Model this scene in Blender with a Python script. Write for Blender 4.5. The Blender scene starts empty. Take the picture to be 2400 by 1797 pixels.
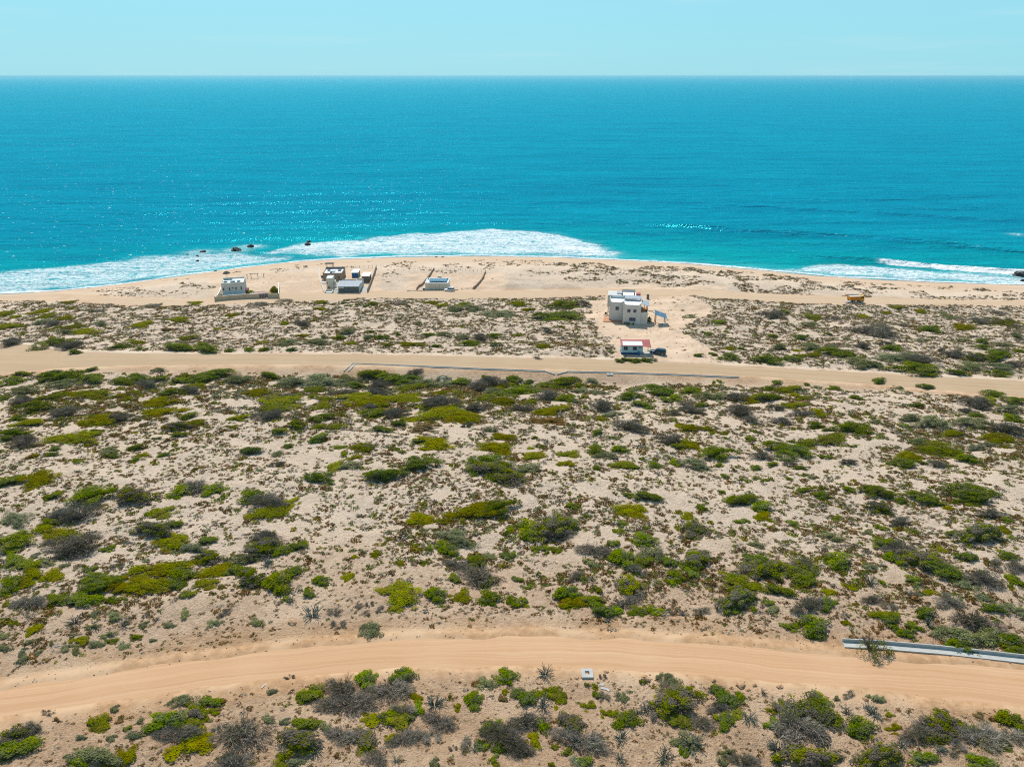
import bpy, bmesh, math, random
import numpy as np
from mathutils import Vector, Matrix

# ---------------------------------------------------------------- scene, camera, sky, sun, exposure
SC = bpy.context.scene
COL = SC.collection
R = math.radians
random.seed(7)
rng = np.random.default_rng(11)

W0, H0 = 2400.0, 1797.0          # size of the photograph, used to read places off it
FPX = 1666.0                     # focal length in photograph pixels
CAMZ = 95.0                      # metres above the sea
PITCH = R(23.39)                 # camera looks down by this much

cam_d = bpy.data.cameras.new('camera'); cam = bpy.data.objects.new('camera', cam_d); COL.objects.link(cam)
cam.location = (0, 0, CAMZ); cam.rotation_euler = (R(90) - PITCH, 0, 0)
cam_d.sensor_fit = 'HORIZONTAL'; cam_d.sensor_width = 36.0; cam_d.lens = 36.0 * FPX / W0
cam_d.clip_start = 0.5; cam_d.clip_end = 400000.0
SC.camera = cam

SUN_EL, SUN_AZ = R(52), R(-18)   # azimuth from +Y (seaward), negative = towards -X
world = bpy.data.worlds.new('World'); SC.world = world; world.use_nodes = True
wn, wl = world.node_tree.nodes, world.node_tree.links
wn.clear()
wo = wn.new('ShaderNodeOutputWorld'); wb = wn.new('ShaderNodeBackground'); sky = wn.new('ShaderNodeTexSky')
sky.sky_type = 'NISHITA'; sky.sun_disc = False; sky.sun_elevation = SUN_EL; sky.sun_rotation = SUN_AZ
sky.altitude = 100; sky.air_density = 1.0; sky.dust_density = 0.3; sky.ozone_density = 2.0
# pale marine haze over the clear sky, thickest at the horizon all the way round
geo_w = wn.new('ShaderNodeNewGeometry'); sep_w = wn.new('ShaderNodeSeparateXYZ'); wl.new(geo_w.outputs['Incoming'], sep_w.inputs[0])
ab = wn.new('ShaderNodeMath'); ab.operation = 'ABSOLUTE'; wl.new(sep_w.outputs['Z'], ab.inputs[0])
mr_w = wn.new('ShaderNodeMapRange'); mr_w.interpolation_type = 'SMOOTHSTEP'; wl.new(ab.outputs[0], mr_w.inputs[0])
mr_w.inputs[1].default_value = 0.0; mr_w.inputs[2].default_value = 0.55; mr_w.inputs[3].default_value = 0.88; mr_w.inputs[4].default_value = 0.15
SKYS = 0.15
mixw = wn.new('ShaderNodeMix'); mixw.data_type = 'RGBA'; wl.new(mr_w.outputs[0], mixw.inputs[0]); wl.new(sky.outputs[0], mixw.inputs[6])
mixw.inputs[7].default_value = (0.245 / SKYS, 0.685 / SKYS, 0.84 / SKYS, 1)
# faint high streaks of cloud
tcw = wn.new('ShaderNodeTexCoord'); mpw = wn.new('ShaderNodeMapping'); mpw.inputs['Scale'].default_value = (2.2, 2.2, 34.0); wl.new(tcw.outputs['Generated'], mpw.inputs[0])
nzw = wn.new('ShaderNodeTexNoise'); nzw.inputs['Scale'].default_value = 1.6; nzw.inputs['Detail'].default_value = 6; nzw.inputs['Roughness'].default_value = .55; wl.new(mpw.outputs[0], nzw.inputs['Vector'])
mrc = wn.new('ShaderNodeMapRange'); mrc.interpolation_type = 'SMOOTHSTEP'; wl.new(nzw.outputs[0], mrc.inputs[0]); mrc.inputs[1].default_value = .54; mrc.inputs[2].default_value = .74; mrc.inputs[3].default_value = 0; mrc.inputs[4].default_value = .22
mixc = wn.new('ShaderNodeMix'); mixc.data_type = 'RGBA'; wl.new(mrc.outputs[0], mixc.inputs[0]); wl.new(mixw.outputs[2], mixc.inputs[6]); mixc.inputs[7].default_value = (0.62 / SKYS, 0.82 / SKYS, 0.90 / SKYS, 1)
wl.new(mixc.outputs[2], wb.inputs[0]); wb.inputs[1].default_value = SKYS
wl.new(wb.outputs[0], wo.inputs[0])

sun_d = bpy.data.lights.new('sun', 'SUN'); sun = bpy.data.objects.new('sun', sun_d); COL.objects.link(sun)
sun_d.energy = 4.6; sun_d.angle = R(0.53); sun_d.color = (1.0, 0.95, 0.88)
sdir = Vector((math.sin(SUN_AZ) * math.cos(SUN_EL), math.cos(SUN_AZ) * math.cos(SUN_EL), math.sin(SUN_EL)))
sun.rotation_euler = sdir.to_track_quat('Z', 'Y').to_euler(); sun.location = (0, 0, 300)

SC.view_settings.view_transform = 'Standard'; SC.view_settings.look = 'None'
SC.view_settings.exposure = 0.0; SC.view_settings.gamma = 1.0; SC.view_settings.use_curve_mapping = False
SC.render.engine = 'CYCLES'
SC.cycles.max_bounces = 5; SC.cycles.diffuse_bounces = 3; SC.cycles.glossy_bounces = 2
SC.cycles.transmission_bounces = 2; SC.cycles.volume_bounces = 1; SC.cycles.transparent_max_bounces = 6
SC.cycles.use_denoising = False; SC.cycles.filter_width = 1.1

# ---------------------------------------------------------------- helpers: noise, terrain, reading places off the photograph
def _hash(ix, iy, s):
    h = (ix.astype(np.int64) * 374761393 + iy.astype(np.int64) * 668265263 + s * 974711) & 0x7fffffff
    h = ((h ^ (h >> 13)) * 1274126177) & 0x7fffffff
    return ((h ^ (h >> 16)) & 0xffff) / 65535.0
def vnoise(x, y, s=0):
    x = np.asarray(x, float); y = np.asarray(y, float)
    ix = np.floor(x); iy = np.floor(y); fx = x - ix; fy = y - iy
    fx = fx * fx * (3 - 2 * fx); fy = fy * fy * (3 - 2 * fy)
    a = _hash(ix, iy, s); b = _hash(ix + 1, iy, s); c = _hash(ix, iy + 1, s); d = _hash(ix + 1, iy + 1, s)
    return (a + (b - a) * fx) * (1 - fy) + (c + (d - c) * fx) * fy
def fbm(x, y, s=0, o=3):
    t = 0; amp = 0.5; f = 1.0
    for k in range(o):
        t = t + amp * vnoise(np.asarray(x) * f + 17.3 * k, np.asarray(y) * f - 9.1 * k, s + k); amp *= 0.5; f *= 2.03
    return t / (1 - 0.5 ** o)
def sstep(a, b, x):
    t = np.clip((np.asarray(x, float) - a) / (b - a), 0, 1); return t * t * (3 - 2 * t)

_zy = np.array([-400, -250, 0, 40, 69, 86, 112, 140, 160, 172, 178, 184, 200, 212, 226, 240, 262, 280, 291, 299, 310, 340, 380, 420, 700], float)
_zz = np.array([46, 41, 33.2, 31.3, 30.0, 29.2, 27.2, 24.4, 22.0, 19.6, 19.3, 20.4, 20.0, 17.4, 15.2, 13.6, 11.6, 10.0, 8.3, 5.9, 5.4, 5.0, 4.8, 4.6, 4.5], float)
_ty = np.arange(-420, 720, 0.5)
_tz = np.interp(_ty, _zy, _zz)
_k = np.exp(-0.5 * (np.arange(-16, 17) * 0.5 / 2.2) ** 2); _k /= _k.sum()
_tz = np.convolve(np.pad(_tz, 16, mode='edge'), _k, mode='valid')
def Z0(y): return np.interp(y, _ty, _tz)

_cp, _sp = math.cos(PITCH), math.sin(PITCH)
def rays(px, py):
    u = (np.asarray(px, float) - W0 / 2) / FPX; v = (H0 / 2 - np.asarray(py, float)) / FPX
    return u, _cp + v * _sp, -_sp + v * _cp          # direction: x, y, z
def unproject(px, py, hf):
    dx, dy, dz = rays(px, py)
    dx, dy, dz = np.broadcast_arrays(dx, dy, dz)
    t = np.full(dx.shape, 30.0); done = np.zeros(dx.shape, bool)
    for i in range(700):                            # march in 1 m steps, then bisect
        z = CAMZ + dz * t
        below = z < hf(dx * t, dy * t)
        done |= below
        if done.all(): break
        t = np.where(done, t, t + np.where(t < 250, 1.0, 2.0))
    lo = t - 2.0; hi = t
    for i in range(14):
        m = 0.5 * (lo + hi); b = CAMZ + dz * m < hf(dx * m, dy * m)
        hi = np.where(b, m, hi); lo = np.where(b, lo, m)
    return dx * hi, dy * hi
def sea_pt(px, py):
    dx, dy, dz = rays(px, py); t = -CAMZ / dz
    return dx * t, dy * t

# the waterline
_sh = np.array([(0, 690), (130, 682), (270, 668), (430, 646), (540, 631), (700, 612), (900, 603), (1100, 600), (1300, 603), (1450, 609),
                (1600, 617), (1750, 630), (1900, 645), (2050, 655), (2200, 661), (2400, 668)], float)
_sx, _sy = sea_pt(_sh[:, 0], _sh[:, 1])
_sx = np.concatenate([[-2500, -900, -420], _sx, [420, 900, 2500]]); _sy = np.concatenate([[318, 318, 318], _sy, [330, 322, 318]])
_gx = np.arange(-2500, 2501, 2.0); _gy = np.interp(_gx, _sx, _sy)
_k2 = np.exp(-0.5 * (np.arange(-12, 13) * 2 / 8.0) ** 2); _k2 /= _k2.sum()
_gy = np.convolve(np.pad(_gy, 12, mode='edge'), _k2, mode='valid')
def Ysh(x): return np.interp(x, _gx, _gy)
_bs = np.array([-200, -60, -20, 0, 6, 14, 30, 60, 90, 140, 900], float); _bz = np.array([-6, -5, -2, 0, 1.2, 2.5, 3.4, 4.6, 6.5, 14, 90], float)
def base(x, y):
    a = Z0(y); b = np.interp(Ysh(x) - np.asarray(y, float) + 1.2 * (fbm(np.asarray(x) / 14.0, 0 * np.asarray(x), 5, 2) - .5), _bs, _bz)
    k = 1.2; h = np.clip(0.5 + 0.5 * (b - a) / k, 0, 1)
    return b + (a - b) * h - k * h * (1 - h)

# the roads: places of both edges on the photograph (x, far edge, near edge)
def road_curve(tab, ext):
    t = np.array(tab, float)
    xa, ya = unproject(t[:, 0], t[:, 1], base); xb, yb = unproject(t[:, 0], t[:, 2], base)
    xc = 0.5 * (xa + xb); yc = 0.5 * (ya + yb); hw = 0.5 * (ya - yb)
    o = np.argsort(xc); xc, yc, hw = xc[o], yc[o], hw[o]
    g = np.arange(-700, 701, 1.0)
    s0 = (yc[1] - yc[0]) / (xc[1] - xc[0]); s1 = (yc[-1] - yc[-2]) / (xc[-1] - xc[-2])
    Y = np.interp(g, xc, yc); Y = np.where(g < xc[0], yc[0] + s0 * np.maximum(g - xc[0], -ext), Y); Y = np.where(g > xc[-1], yc[-1] + s1 * np.minimum(g - xc[-1], ext), Y)
    Wd = np.interp(g, xc, hw)
    kk = np.exp(-0.5 * (np.arange(-20, 21) / 7.0) ** 2); kk /= kk.sum()
    Y = np.convolve(np.pad(Y, 20, mode='edge'), kk, mode='valid'); Wd = np.convolve(np.pad(Wd, 20, mode='edge'), kk, mode='valid')
    Zc = base(g, Y); Zc = np.convolve(np.pad(Zc, 20, mode='edge'), kk, mode='valid')
    return dict(g=g, Y=Y, W=Wd, Z=Zc, x0=xc[0], x1=xc[-1])
NEAR = road_curve([(0, 1608, 1688), (337, 1558, 1637), (800, 1502, 1573), (1200, 1488, 1560), (1600, 1500, 1575), (2020, 1536, 1620), (2400, 1567, 1660)], 60)
MID = road_curve([(0, 818, 872), (145, 832, 860), (434, 831, 855), (800, 831, 855), (1098, 836, 863), (1500, 845, 874), (1780, 858, 887), (2055, 871, 902), (2400, 894, 927)], 90)
FAR = road_curve([(300, 700, 711), (505, 704, 713), (600, 698, 709), (700, 689, 703), (880, 684, 698), (1055, 684, 701), (1300, 681, 695), (1480, 678, 688),
                  (1600, 683, 694), (1750, 688, 700), (1850, 693, 707), (1980, 697, 711), (2150, 702, 711), (2300, 706, 713)], 40)
ROADS = [NEAR, MID, FAR]
def road_d(r, x, y):                               # signed distance across a road (positive = seaward), half width, level
    return (np.asarray(y, float) - np.interp(x, r['g'], r['Y'])), np.interp(x, r['g'], r['W']), np.interp(x, r['g'], r['Z'])

PADS = []                                          # levelled building plots: (x, y, radius, level)
def Hraw(x, y):
    x = np.asarray(x, float); y = np.asarray(y, float)
    z = base(x, y); s = Ysh(x) - y
    rough = sstep(30, 75, s) * 0.85 + 0.08 * sstep(4, 30, s)
    free = np.ones_like(z)
    for r in ROADS:
        d, w, zc = road_d(r, x, y); free = free * sstep(w + 0.5, w + 9, np.abs(d))
    und = (fbm(x / 26, y / 22, 3, 2) - .5) * 2.2 + (fbm(x / 8, y / 7, 9, 2) - .5) * 0.9 + (fbm(x / 2.6, y / 2.4, 21, 2) - .5) * 0.42
    dune = sstep(205, 225, y) * sstep(40, 60, s)
    und = und * (1 + 0.7 * dune)
    z = z + und * rough * free + (fbm(x / 1.3, y / 1.2, 33, 2) - .5) * 0.14 * rough * (0.25 + .75 * free)
    return z
def H(x, y):
    x = np.asarray(x, float); y = np.asarray(y, float)
    z = Hraw(x, y)
    for (cx, cy, ra, zl) in PADS:
        d = np.hypot(x - cx, y - cy); k = 1 - sstep(ra, ra * 1.6 + 3, d); z = z + (zl - z) * k
    for r in ROADS:
        d, w, zc = road_d(r, x, y)
        e = w + 1.1 * (fbm(x / 5.0, y / 5.0, 41, 2) - .5)
        blend = 1 - sstep(e - 0.6, e + (7.0 if r is not FAR else 4.0), np.abs(d))
        z = z + (zc - z) * blend
        z = z - 0.09 * (1 - sstep(e - 1.0, e - 0.1, np.abs(d)))
        if r is not FAR: z = z + 0.22 * np.exp(-((np.abs(d) - e - 0.5) / 0.55) ** 2) * (0.3 + vnoise(x / 1.7, y / 1.7, 77))
    return z
def P(px, py):                                     # the place on the ground seen at a pixel of the photograph
    x, y = unproject(np.array([px], float), np.array([py], float), H)
    return Vector((float(x[0]), float(y[0]), float(H(x, y)[0])))
def hz(x, y): return float(H(np.array([x]), np.array([y]))[0])
def ppm(p): return FPX / (p.y * _cp + (CAMZ - p.z) * _sp)       # photograph pixels per metre at a place

# ---------------------------------------------------------------- helpers: materials and meshes
def mat(name, color, rough=0.7, spec=0.3, var=0.0, scale=2.0, bump=0.0, metal=0.0):
    m = bpy.data.materials.new(name); m.use_nodes = True
    n, l = m.node_tree.nodes, m.node_tree.links; b = n['Principled BSDF']
    b.inputs['Base Color'].default_value = (*color, 1); b.inputs['Roughness'].default_value = rough
    b.inputs['Specular IOR Level'].default_value = spec; b.inputs['Metallic'].default_value = metal
    if var or bump:
        tc = n.new('ShaderNodeTexCoord'); nz = n.new('ShaderNodeTexNoise'); nz.inputs['Scale'].default_value = scale; nz.inputs['Detail'].default_value = 5
        nz.inputs['Roughness'].default_value = 0.65; l.new(tc.outputs['Object'], nz.inputs['Vector'])
        if var:
            mr = n.new('ShaderNodeMapRange'); mr.inputs[1].default_value = 0.3; mr.inputs[2].default_value = 0.7; mr.inputs[3].default_value = 1 - var; mr.inputs[4].default_value = 1 + var * .6
            l.new(nz.outputs[0], mr.inputs[0]); mx = n.new('ShaderNodeVectorMath'); mx.operation = 'SCALE'; mx.inputs[0].default_value = color
            l.new(mr.outputs[0], mx.inputs['Scale']); l.new(mx.outputs[0], b.inputs['Base Color'])
        if bump:
            bp = n.new('ShaderNodeBump'); bp.inputs['Strength'].default_value = bump; bp.inputs['Distance'].default_value = 0.03
            l.new(nz.outputs[0], bp.inputs['Height']); l.new(bp.outputs[0], b.inputs['Normal'])
    return m
class NT:                                          # short hand for building node trees
    def __init__(s, m): s.n = m.node_tree.nodes; s.l = m.node_tree.links
    def new(s, t, **kw):
        x = s.n.new('ShaderNode' + t)
        for k, v in kw.items(): setattr(x, k, v)
        return x
    def val(s, a, sock):
        if isinstance(a, (int, float)): sock.default_value = a
        elif isinstance(a, tuple): sock.default_value = a if len(a) == len(sock.default_value) else (*a, 1)
        else: s.l.new(a, sock)
    def math(s, op, a, b=0.0, c=None):
        x = s.new('Math', operation=op); s.val(a, x.inputs[0]); s.val(b, x.inputs[1])
        if c is not None: s.val(c, x.inputs[2])
        return x.outputs[0]
    def mix(s, f, a, b, mode='MIX'):
        x = s.new('Mix', data_type='RGBA', blend_type=mode); s.val(f, x.inputs[0]); s.val(a, x.inputs[6]); s.val(b, x.inputs[7]); return x.outputs[2]
    def rng(s, v, a, b, c=0.0, d=1.0, smooth=True):
        x = s.new('MapRange'); x.interpolation_type = 'SMOOTHSTEP' if smooth else 'LINEAR'
        s.val(v, x.inputs[0])
        for i, q in enumerate((a, b, c, d)): s.val(q, x.inputs[i + 1])
        return x.outputs[0]
    def noise(s, vec, scale, detail=4, rough=0.6, dist=0.0):
        x = s.new('TexNoise'); s.l.new(vec, x.inputs['Vector']); x.inputs['Scale'].default_value = scale
        x.inputs['Detail'].default_value = detail; x.inputs['Roughness'].default_value = rough; x.inputs['Distortion'].default_value = dist
        return x.outputs[0]
    def scaled(s, vec, sx, sy, sz, rot=0.0):
        x = s.new('Mapping'); s.l.new(vec, x.inputs[0]); x.inputs['Scale'].default_value = (sx, sy, sz); x.inputs['Rotation'].default_value = (0, 0, rot); return x.outputs[0]
    def attr(s, name):
        x = s.new('Attribute'); x.attribute_name = name; return x

def mesh_np(name, V, F, mats, smooth=False, attrs=None, mi=None):
    me = bpy.data.meshes.new(name)
    V = np.asarray(V, np.float32); F = np.asarray(F, np.int32); k = F.shape[1]
    me.vertices.add(len(V)); me.vertices.foreach_set('co', V.ravel())
    me.loops.add(F.size); me.loops.foreach_set('vertex_index', F.ravel())
    me.polygons.add(len(F)); me.polygons.foreach_set('loop_start', np.arange(0, F.size, k, dtype=np.int32)); me.polygons.foreach_set('loop_total', np.full(len(F), k, np.int32))
    if mi is not None: me.polygons.foreach_set('material_index', np.asarray(mi, np.int32))
    me.update(calc_edges=True)
    me.polygons.foreach_set('use_smooth', np.full(len(F), bool(smooth)))
    for m in (mats if isinstance(mats, (list, tuple)) else [mats]): me.materials.append(m)
    for an, (typ, arr) in (attrs or {}).items():
        a = me.attributes.new(an, typ, 'POINT')
        a.data.foreach_set('value' if typ == 'FLOAT' else 'vector', np.asarray(arr, np.float32).ravel())
    return me
def link(name, me, parent=None, loc=None, kind=None, label=None, cat=None, group=None):
    o = bpy.data.objects.new(name, me); COL.objects.link(o)
    if parent is not None: o.parent = parent
    if loc is not None: o.location = loc
    if kind or label: o['kind'] = kind or 'thing'
    if label: o['label'] = label
    if cat: o['category'] = cat
    if group: o['group'] = group
    return o
def empty(name, loc, rz, label, cat, group=None):
    o = link(name, None, None, loc, 'thing', label, cat, group); o.rotation_euler.z = rz; o.empty_display_size = 0.5; return o
def grid_mesh(xs, ys):
    X, Y = np.meshgrid(xs, ys); nx, ny = len(xs), len(ys)
    i = np.arange(nx * ny).reshape(ny, nx)
    F = np.stack([i[:-1, :-1], i[:-1, 1:], i[1:, 1:], i[1:, :-1]], -1).reshape(-1, 4)
    return X.ravel(), Y.ravel(), F
def inpoly(poly, x, y):
    x = np.asarray(x); y = np.asarray(y); c = np.zeros(x.shape, bool); n = len(poly)
    for i in range(n):
        (x0, y0), (x1, y1) = poly[i], poly[i - 1]
        if y0 == y1: continue
        q = ((y0 > y) != (y1 > y)) & (x < (x1 - x0) * (y - y0) / (y1 - y0) + x0); c ^= q
    return c
def world_poly(pts, f=None):
    a = np.array(pts, float)
    x, y = (unproject(a[:, 0], a[:, 1], H) if f is None else f(a[:, 0], a[:, 1])); return list(zip(x.tolist(), y.tolist()))
# ---------------------------------------------------------------- ground
def _pad(px, py, ra):
    p = P(px, py); PADS.append((p.x, p.y, ra, p.z))
_pad(1475, 752, 11); _pad(1480, 828, 6)
for q in ((570, 690, 15), (800, 668, 15), (1025, 672, 10)): _pad(*q)
CLEAR = [world_poly(p) for p in (
    [(1385, 712), (1420, 690), (1620, 690), (1665, 735), (1600, 775), (1640, 800), (1700, 868), (1600, 872), (1520, 850), (1440, 842), (1430, 790), (1372, 745)],
    [(500, 640), (690, 640), (880, 625), (900, 690), (640, 704), (490, 714)],
    [(950, 640), (1180, 640), (1180, 690), (960, 690)], [(1420, 668), (1700, 672), (1740, 700), (1560, 700), (1420, 690)])]
def in_clear(x, y):
    c = np.zeros(np.shape(x), bool)
    wx = np.asarray(x) + 9 * (fbm(np.asarray(x) / 7, np.asarray(y) / 7, 161, 3) - .5); wy = np.asarray(y) + 9 * (fbm(np.asarray(x) / 7, np.asarray(y) / 7, 167, 3) - .5)
    for p in CLEAR: c |= inpoly(p, wx, wy)
    return c

def spaced(lo, hi, st): return np.arange(lo, hi, st)
gxs = np.concatenate([[-2400, -1600, -1100, -800, -620, -500, -430, -380], spaced(-350, 350.5, 0.95), [380, 430, 500, 620, 800, 1100, 1600, 2400]])
gys = np.concatenate([[-380, -250, -150, -80, -30, 0, 20, 32], spaced(40, 130, 0.5), spaced(130, 210, 0.7), spaced(210, 330, 0.85), spaced(330, 440, 1.2), [446, 460, 480]])
GX, GY, GF = grid_mesh(gxs, gys)
GZ = H(GX, GY)
_GZ2 = GZ.reshape(len(gys), len(gxs))
def Hg(x, y):                                      # the height of the finished ground sheet itself
    x = np.clip(np.asarray(x, float), gxs[0], gxs[-1] - .01); y = np.clip(np.asarray(y, float), gys[0], gys[-1] - .01)
    i = np.searchsorted(gxs, x, side='right') - 1; j = np.searchsorted(gys, y, side='right') - 1
    u = (x - gxs[i]) / (gxs[i + 1] - gxs[i]); v = (y - gys[j]) / (gys[j + 1] - gys[j])
    return (_GZ2[j, i] * (1 - u) + _GZ2[j, i + 1] * u) * (1 - v) + (_GZ2[j + 1, i] * (1 - u) + _GZ2[j + 1, i + 1] * u) * v
S = Ysh(GX) - GY
dn, wn_, _z = road_d(NEAR, GX, GY); dm, wm, _z = road_d(MID, GX, GY); df, wf, _z = road_d(FAR, GX, GY)
nz1 = fbm(GX / 9, GY / 9, 51, 3)
dirt = np.maximum(1 - sstep(wn_ + 0.5, wn_ + 11, np.where(dn > 0, dn, -dn * 1.2) + (nz1 - .5) * 8), 0.78 * (dn < 0))
dirt = np.maximum(dirt, 0.55 * (1 - sstep(8, 34, dn + (nz1 - .5) * 14)) * (dn > 0))
dirt = np.maximum(dirt, 0.8 * (1 - sstep(wm, wm + 7, np.where(dm > 0, dm * 1.8, -dm * 0.75) + (nz1 - .5) * 5)))
dirt = np.maximum(dirt, 0.7 * (1 - sstep(wf, wf + 6, np.abs(df) + (nz1 - .5) * 4)))
dirt = np.maximum(dirt, 0.35 * in_clear(GX, GY))
smooth = np.clip((1 - sstep(22, 60, S + (nz1 - .5) * 20)) + 0.7 * in_clear(GX, GY), 0, 1)
for d_, w_ in ((dn, wn_), (dm, wm), (df, wf)): smooth = np.maximum(smooth, 1 - sstep(w_, w_ + 3, np.abs(d_)))
wet = 1 - sstep(3.5, 9.0, S + (fbm(GX / 12, GY / 12, 61, 2) - .5) * 6)

def ground_material():
    m = bpy.data.materials.new('sandy ground'); m.use_nodes = True; t = NT(m); b = t.n['Principled BSDF']
    geo = t.new('NewGeometry').outputs['Position']
    at = lambda n: t.attr(n).outputs['Fac']
    n1 = t.noise(geo, 0.11, 4); n2 = t.noise(geo, 0.9, 5, 0.65); n3 = t.noise(geo, 5.5, 5, 0.7)
    sand = t.mix(t.rng(n2, .35, .68), (0.555, 0.42, 0.30), (0.68, 0.535, 0.395))
    sand = t.mix(t.rng(n1, .42, .62), sand, (0.68, 0.525, 0.38))
    dcol = t.mix(t.rng(n2, .33, .7), (0.40, 0.23, 0.116), (0.55, 0.34, 0.185))
    dcol = t.mix(t.rng(n1, .45, .62), dcol, (0.57, 0.375, 0.22))
    c = t.mix(at('dirt'), sand, dcol)
    bc = t.mix(t.rng(t.noise(t.scaled(geo, 0.05, 0.35, 1), 1.0, 4), .4, .65), (0.55, 0.385, 0.25), (0.60, 0.44, 0.30))
    c = t.mix(at('beach'), c, bc)
    c = t.mix(at('wet'), c, (0.235, 0.175, 0.135))
    # speckle of grit, litter and dry grass crumbs
    sp = t.rng(n3, .50, .66); lit = t.math('MULTIPLY', sp, t.math('SUBTRACT', 1.0, at('smoothness')))
    c = t.mix(t.math('MULTIPLY', lit, 0.62), c, (0.21, 0.155, 0.11))
    vo = t.new('TexVoronoi'); t.l.new(geo, vo.inputs['Vector']); vo.inputs['Scale'].default_value = 2.6
    peb = t.math('MULTIPLY', t.rng(vo.outputs['Distance'], .16, .10), t.math('SUBTRACT', 1.0, at('smoothness')))
    c = t.mix(t.math('MULTIPLY', peb, 0.5), c, (0.62, 0.50, 0.38))
    t.l.new(c, b.inputs['Base Color'])
    b.inputs['Roughness'].default_value = 0.95; b.inputs['Specular IOR Level'].default_value = 0.08
    t.l.new(t.rng(at('wet'), 0.2, 1, .95, .42), b.inputs['Roughness'])
    hgt = t.math('ADD', t.math('MULTIPLY', n3, 0.26), t.math('MULTIPLY', t.noise(geo, 2.0, 4, .6), 0.38))
    hgt = t.math('ADD', hgt, t.math('MULTIPLY', peb, 0.08))
    bp = t.new('Bump'); bp.inputs['Distance'].default_value = 1.0
    t.l.new(t.rng(at('smoothness'), 0, 1, 1.0, .14), bp.inputs['Strength']); t.l.new(hgt, bp.inputs['Height']); t.l.new(bp.outputs[0], b.inputs['Normal'])
    return m
M_GROUND = ground_material()
beach = 1 - sstep(18, 42, S + (nz1 - .5) * 16)
g_me = mesh_np('ground', np.stack([GX, GY, GZ], 1), GF, M_GROUND, True,
               {'dirt': ('FLOAT', np.clip(dirt, 0, 1)), 'smoothness': ('FLOAT', smooth), 'wet': ('FLOAT', wet), 'beach': ('FLOAT', beach)})
link('ground', g_me, kind='structure')
H = Hg                                             # from here on places are read off the sheet that was built

def road_material(name, c0, c1, c2):
    m = bpy.data.materials.new(name); m.use_nodes = True; t = NT(m); b = t.n['Principled BSDF']
    uv = t.attr('along').outputs['Vector']; geo = t.new('NewGeometry').outputs['Position']
    wv = t.noise(t.scaled(uv, .045, .10, 0), 1.0, 3, .55); cmb = t.new('CombineXYZ'); t.l.new(t.math('MULTIPLY', t.math('SUBTRACT', wv, .5), 3.2), cmb.inputs[1])
    va = t.new('VectorMath', operation='ADD'); t.l.new(uv, va.inputs[0]); t.l.new(cmb.outputs[0], va.inputs[1]); uv = va.outputs[0]
    streak = t.noise(t.scaled(uv, 0.018, 1.5, 0), 1.0, 4, .62, 0.2); fine = t.noise(geo, 1.7, 5, .65); big = t.noise(geo, 0.09, 3)
    tracks = t.noise(t.scaled(uv, 0.008, 3.4, 0), 1.0, 3, .55, 0.3)
    c = t.mix(t.rng(streak, .30, .70), c0, c1); c = t.mix(t.math('MULTIPLY', t.rng(tracks, .47, .62), .55), c, c2)
    c = t.mix(t.math('MULTIPLY', t.rng(fine, .5, .72), .3), c, c0); c = t.mix(t.math('MULTIPLY', t.rng(big, .45, .65), .3), c, c2)
    t.l.new(c, b.inputs['Base Color']); b.inputs['Roughness'].default_value = .95; b.inputs['Specular IOR Level'].default_value = .08
    bp = t.new('Bump'); bp.inputs['Distance'].default_value = 0.3; bp.inputs['Strength'].default_value = 0.22
    t.l.new(t.math('ADD', t.math('MULTIPLY', streak, .5), t.math('MULTIPLY', fine, .3)), bp.inputs['Height']); t.l.new(bp.outputs[0], b.inputs['Normal'])
    return m
def build_road(name, r, x0, x1, m, st):
    g = np.arange(x0, x1, st); n = 17; v = np.linspace(-1, 1, n)
    Y = np.interp(g, r['g'], r['Y']); Wd = np.interp(g, r['g'], r['W']) + 0.9; Z = np.interp(g, r['g'], r['Z'])
    XX = np.repeat(g, n); VV = np.tile(v, len(g)); YY = np.repeat(Y, n) + VV * np.repeat(Wd, n)
    prof = 0.05 * (1 - VV ** 2) - 0.02 - 0.16 * sstep(.80, 1.0, np.abs(VV))
    ZZ = np.repeat(Z, n) + prof + (fbm(XX / 30, VV * 4.5, 71, 2) - .5) * 0.05
    i = np.arange(len(g) * n).reshape(len(g), n); F = np.stack([i[:-1, :-1], i[1:, :-1], i[1:, 1:], i[:-1, 1:]], -1).reshape(-1, 4)
    uv = np.stack([XX, VV * np.repeat(Wd, n), 0 * XX], 1)
    link(name, mesh_np(name, np.stack([XX, YY, ZZ], 1), F, m, True, {'along': ('FLOAT_VECTOR', uv)}), kind='structure')
build_road('near_dirt_road', NEAR, -150, 150, road_material('orange dirt track', (0.50, 0.285, 0.145), (0.565, 0.345, 0.19), (0.60, 0.385, 0.23)), 0.7)
build_road('middle_dirt_road', MID, -300, 300, road_material('pale dirt track', (0.40, 0.27, 0.155), (0.475, 0.335, 0.205), (0.51, 0.375, 0.24)), 1.0)
build_road('beach_dirt_road', FAR, -185, 260, road_material('beach dirt track', (0.50, 0.345, 0.21), (0.56, 0.405, 0.265), (0.58, 0.43, 0.29)), 1.0)

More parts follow.
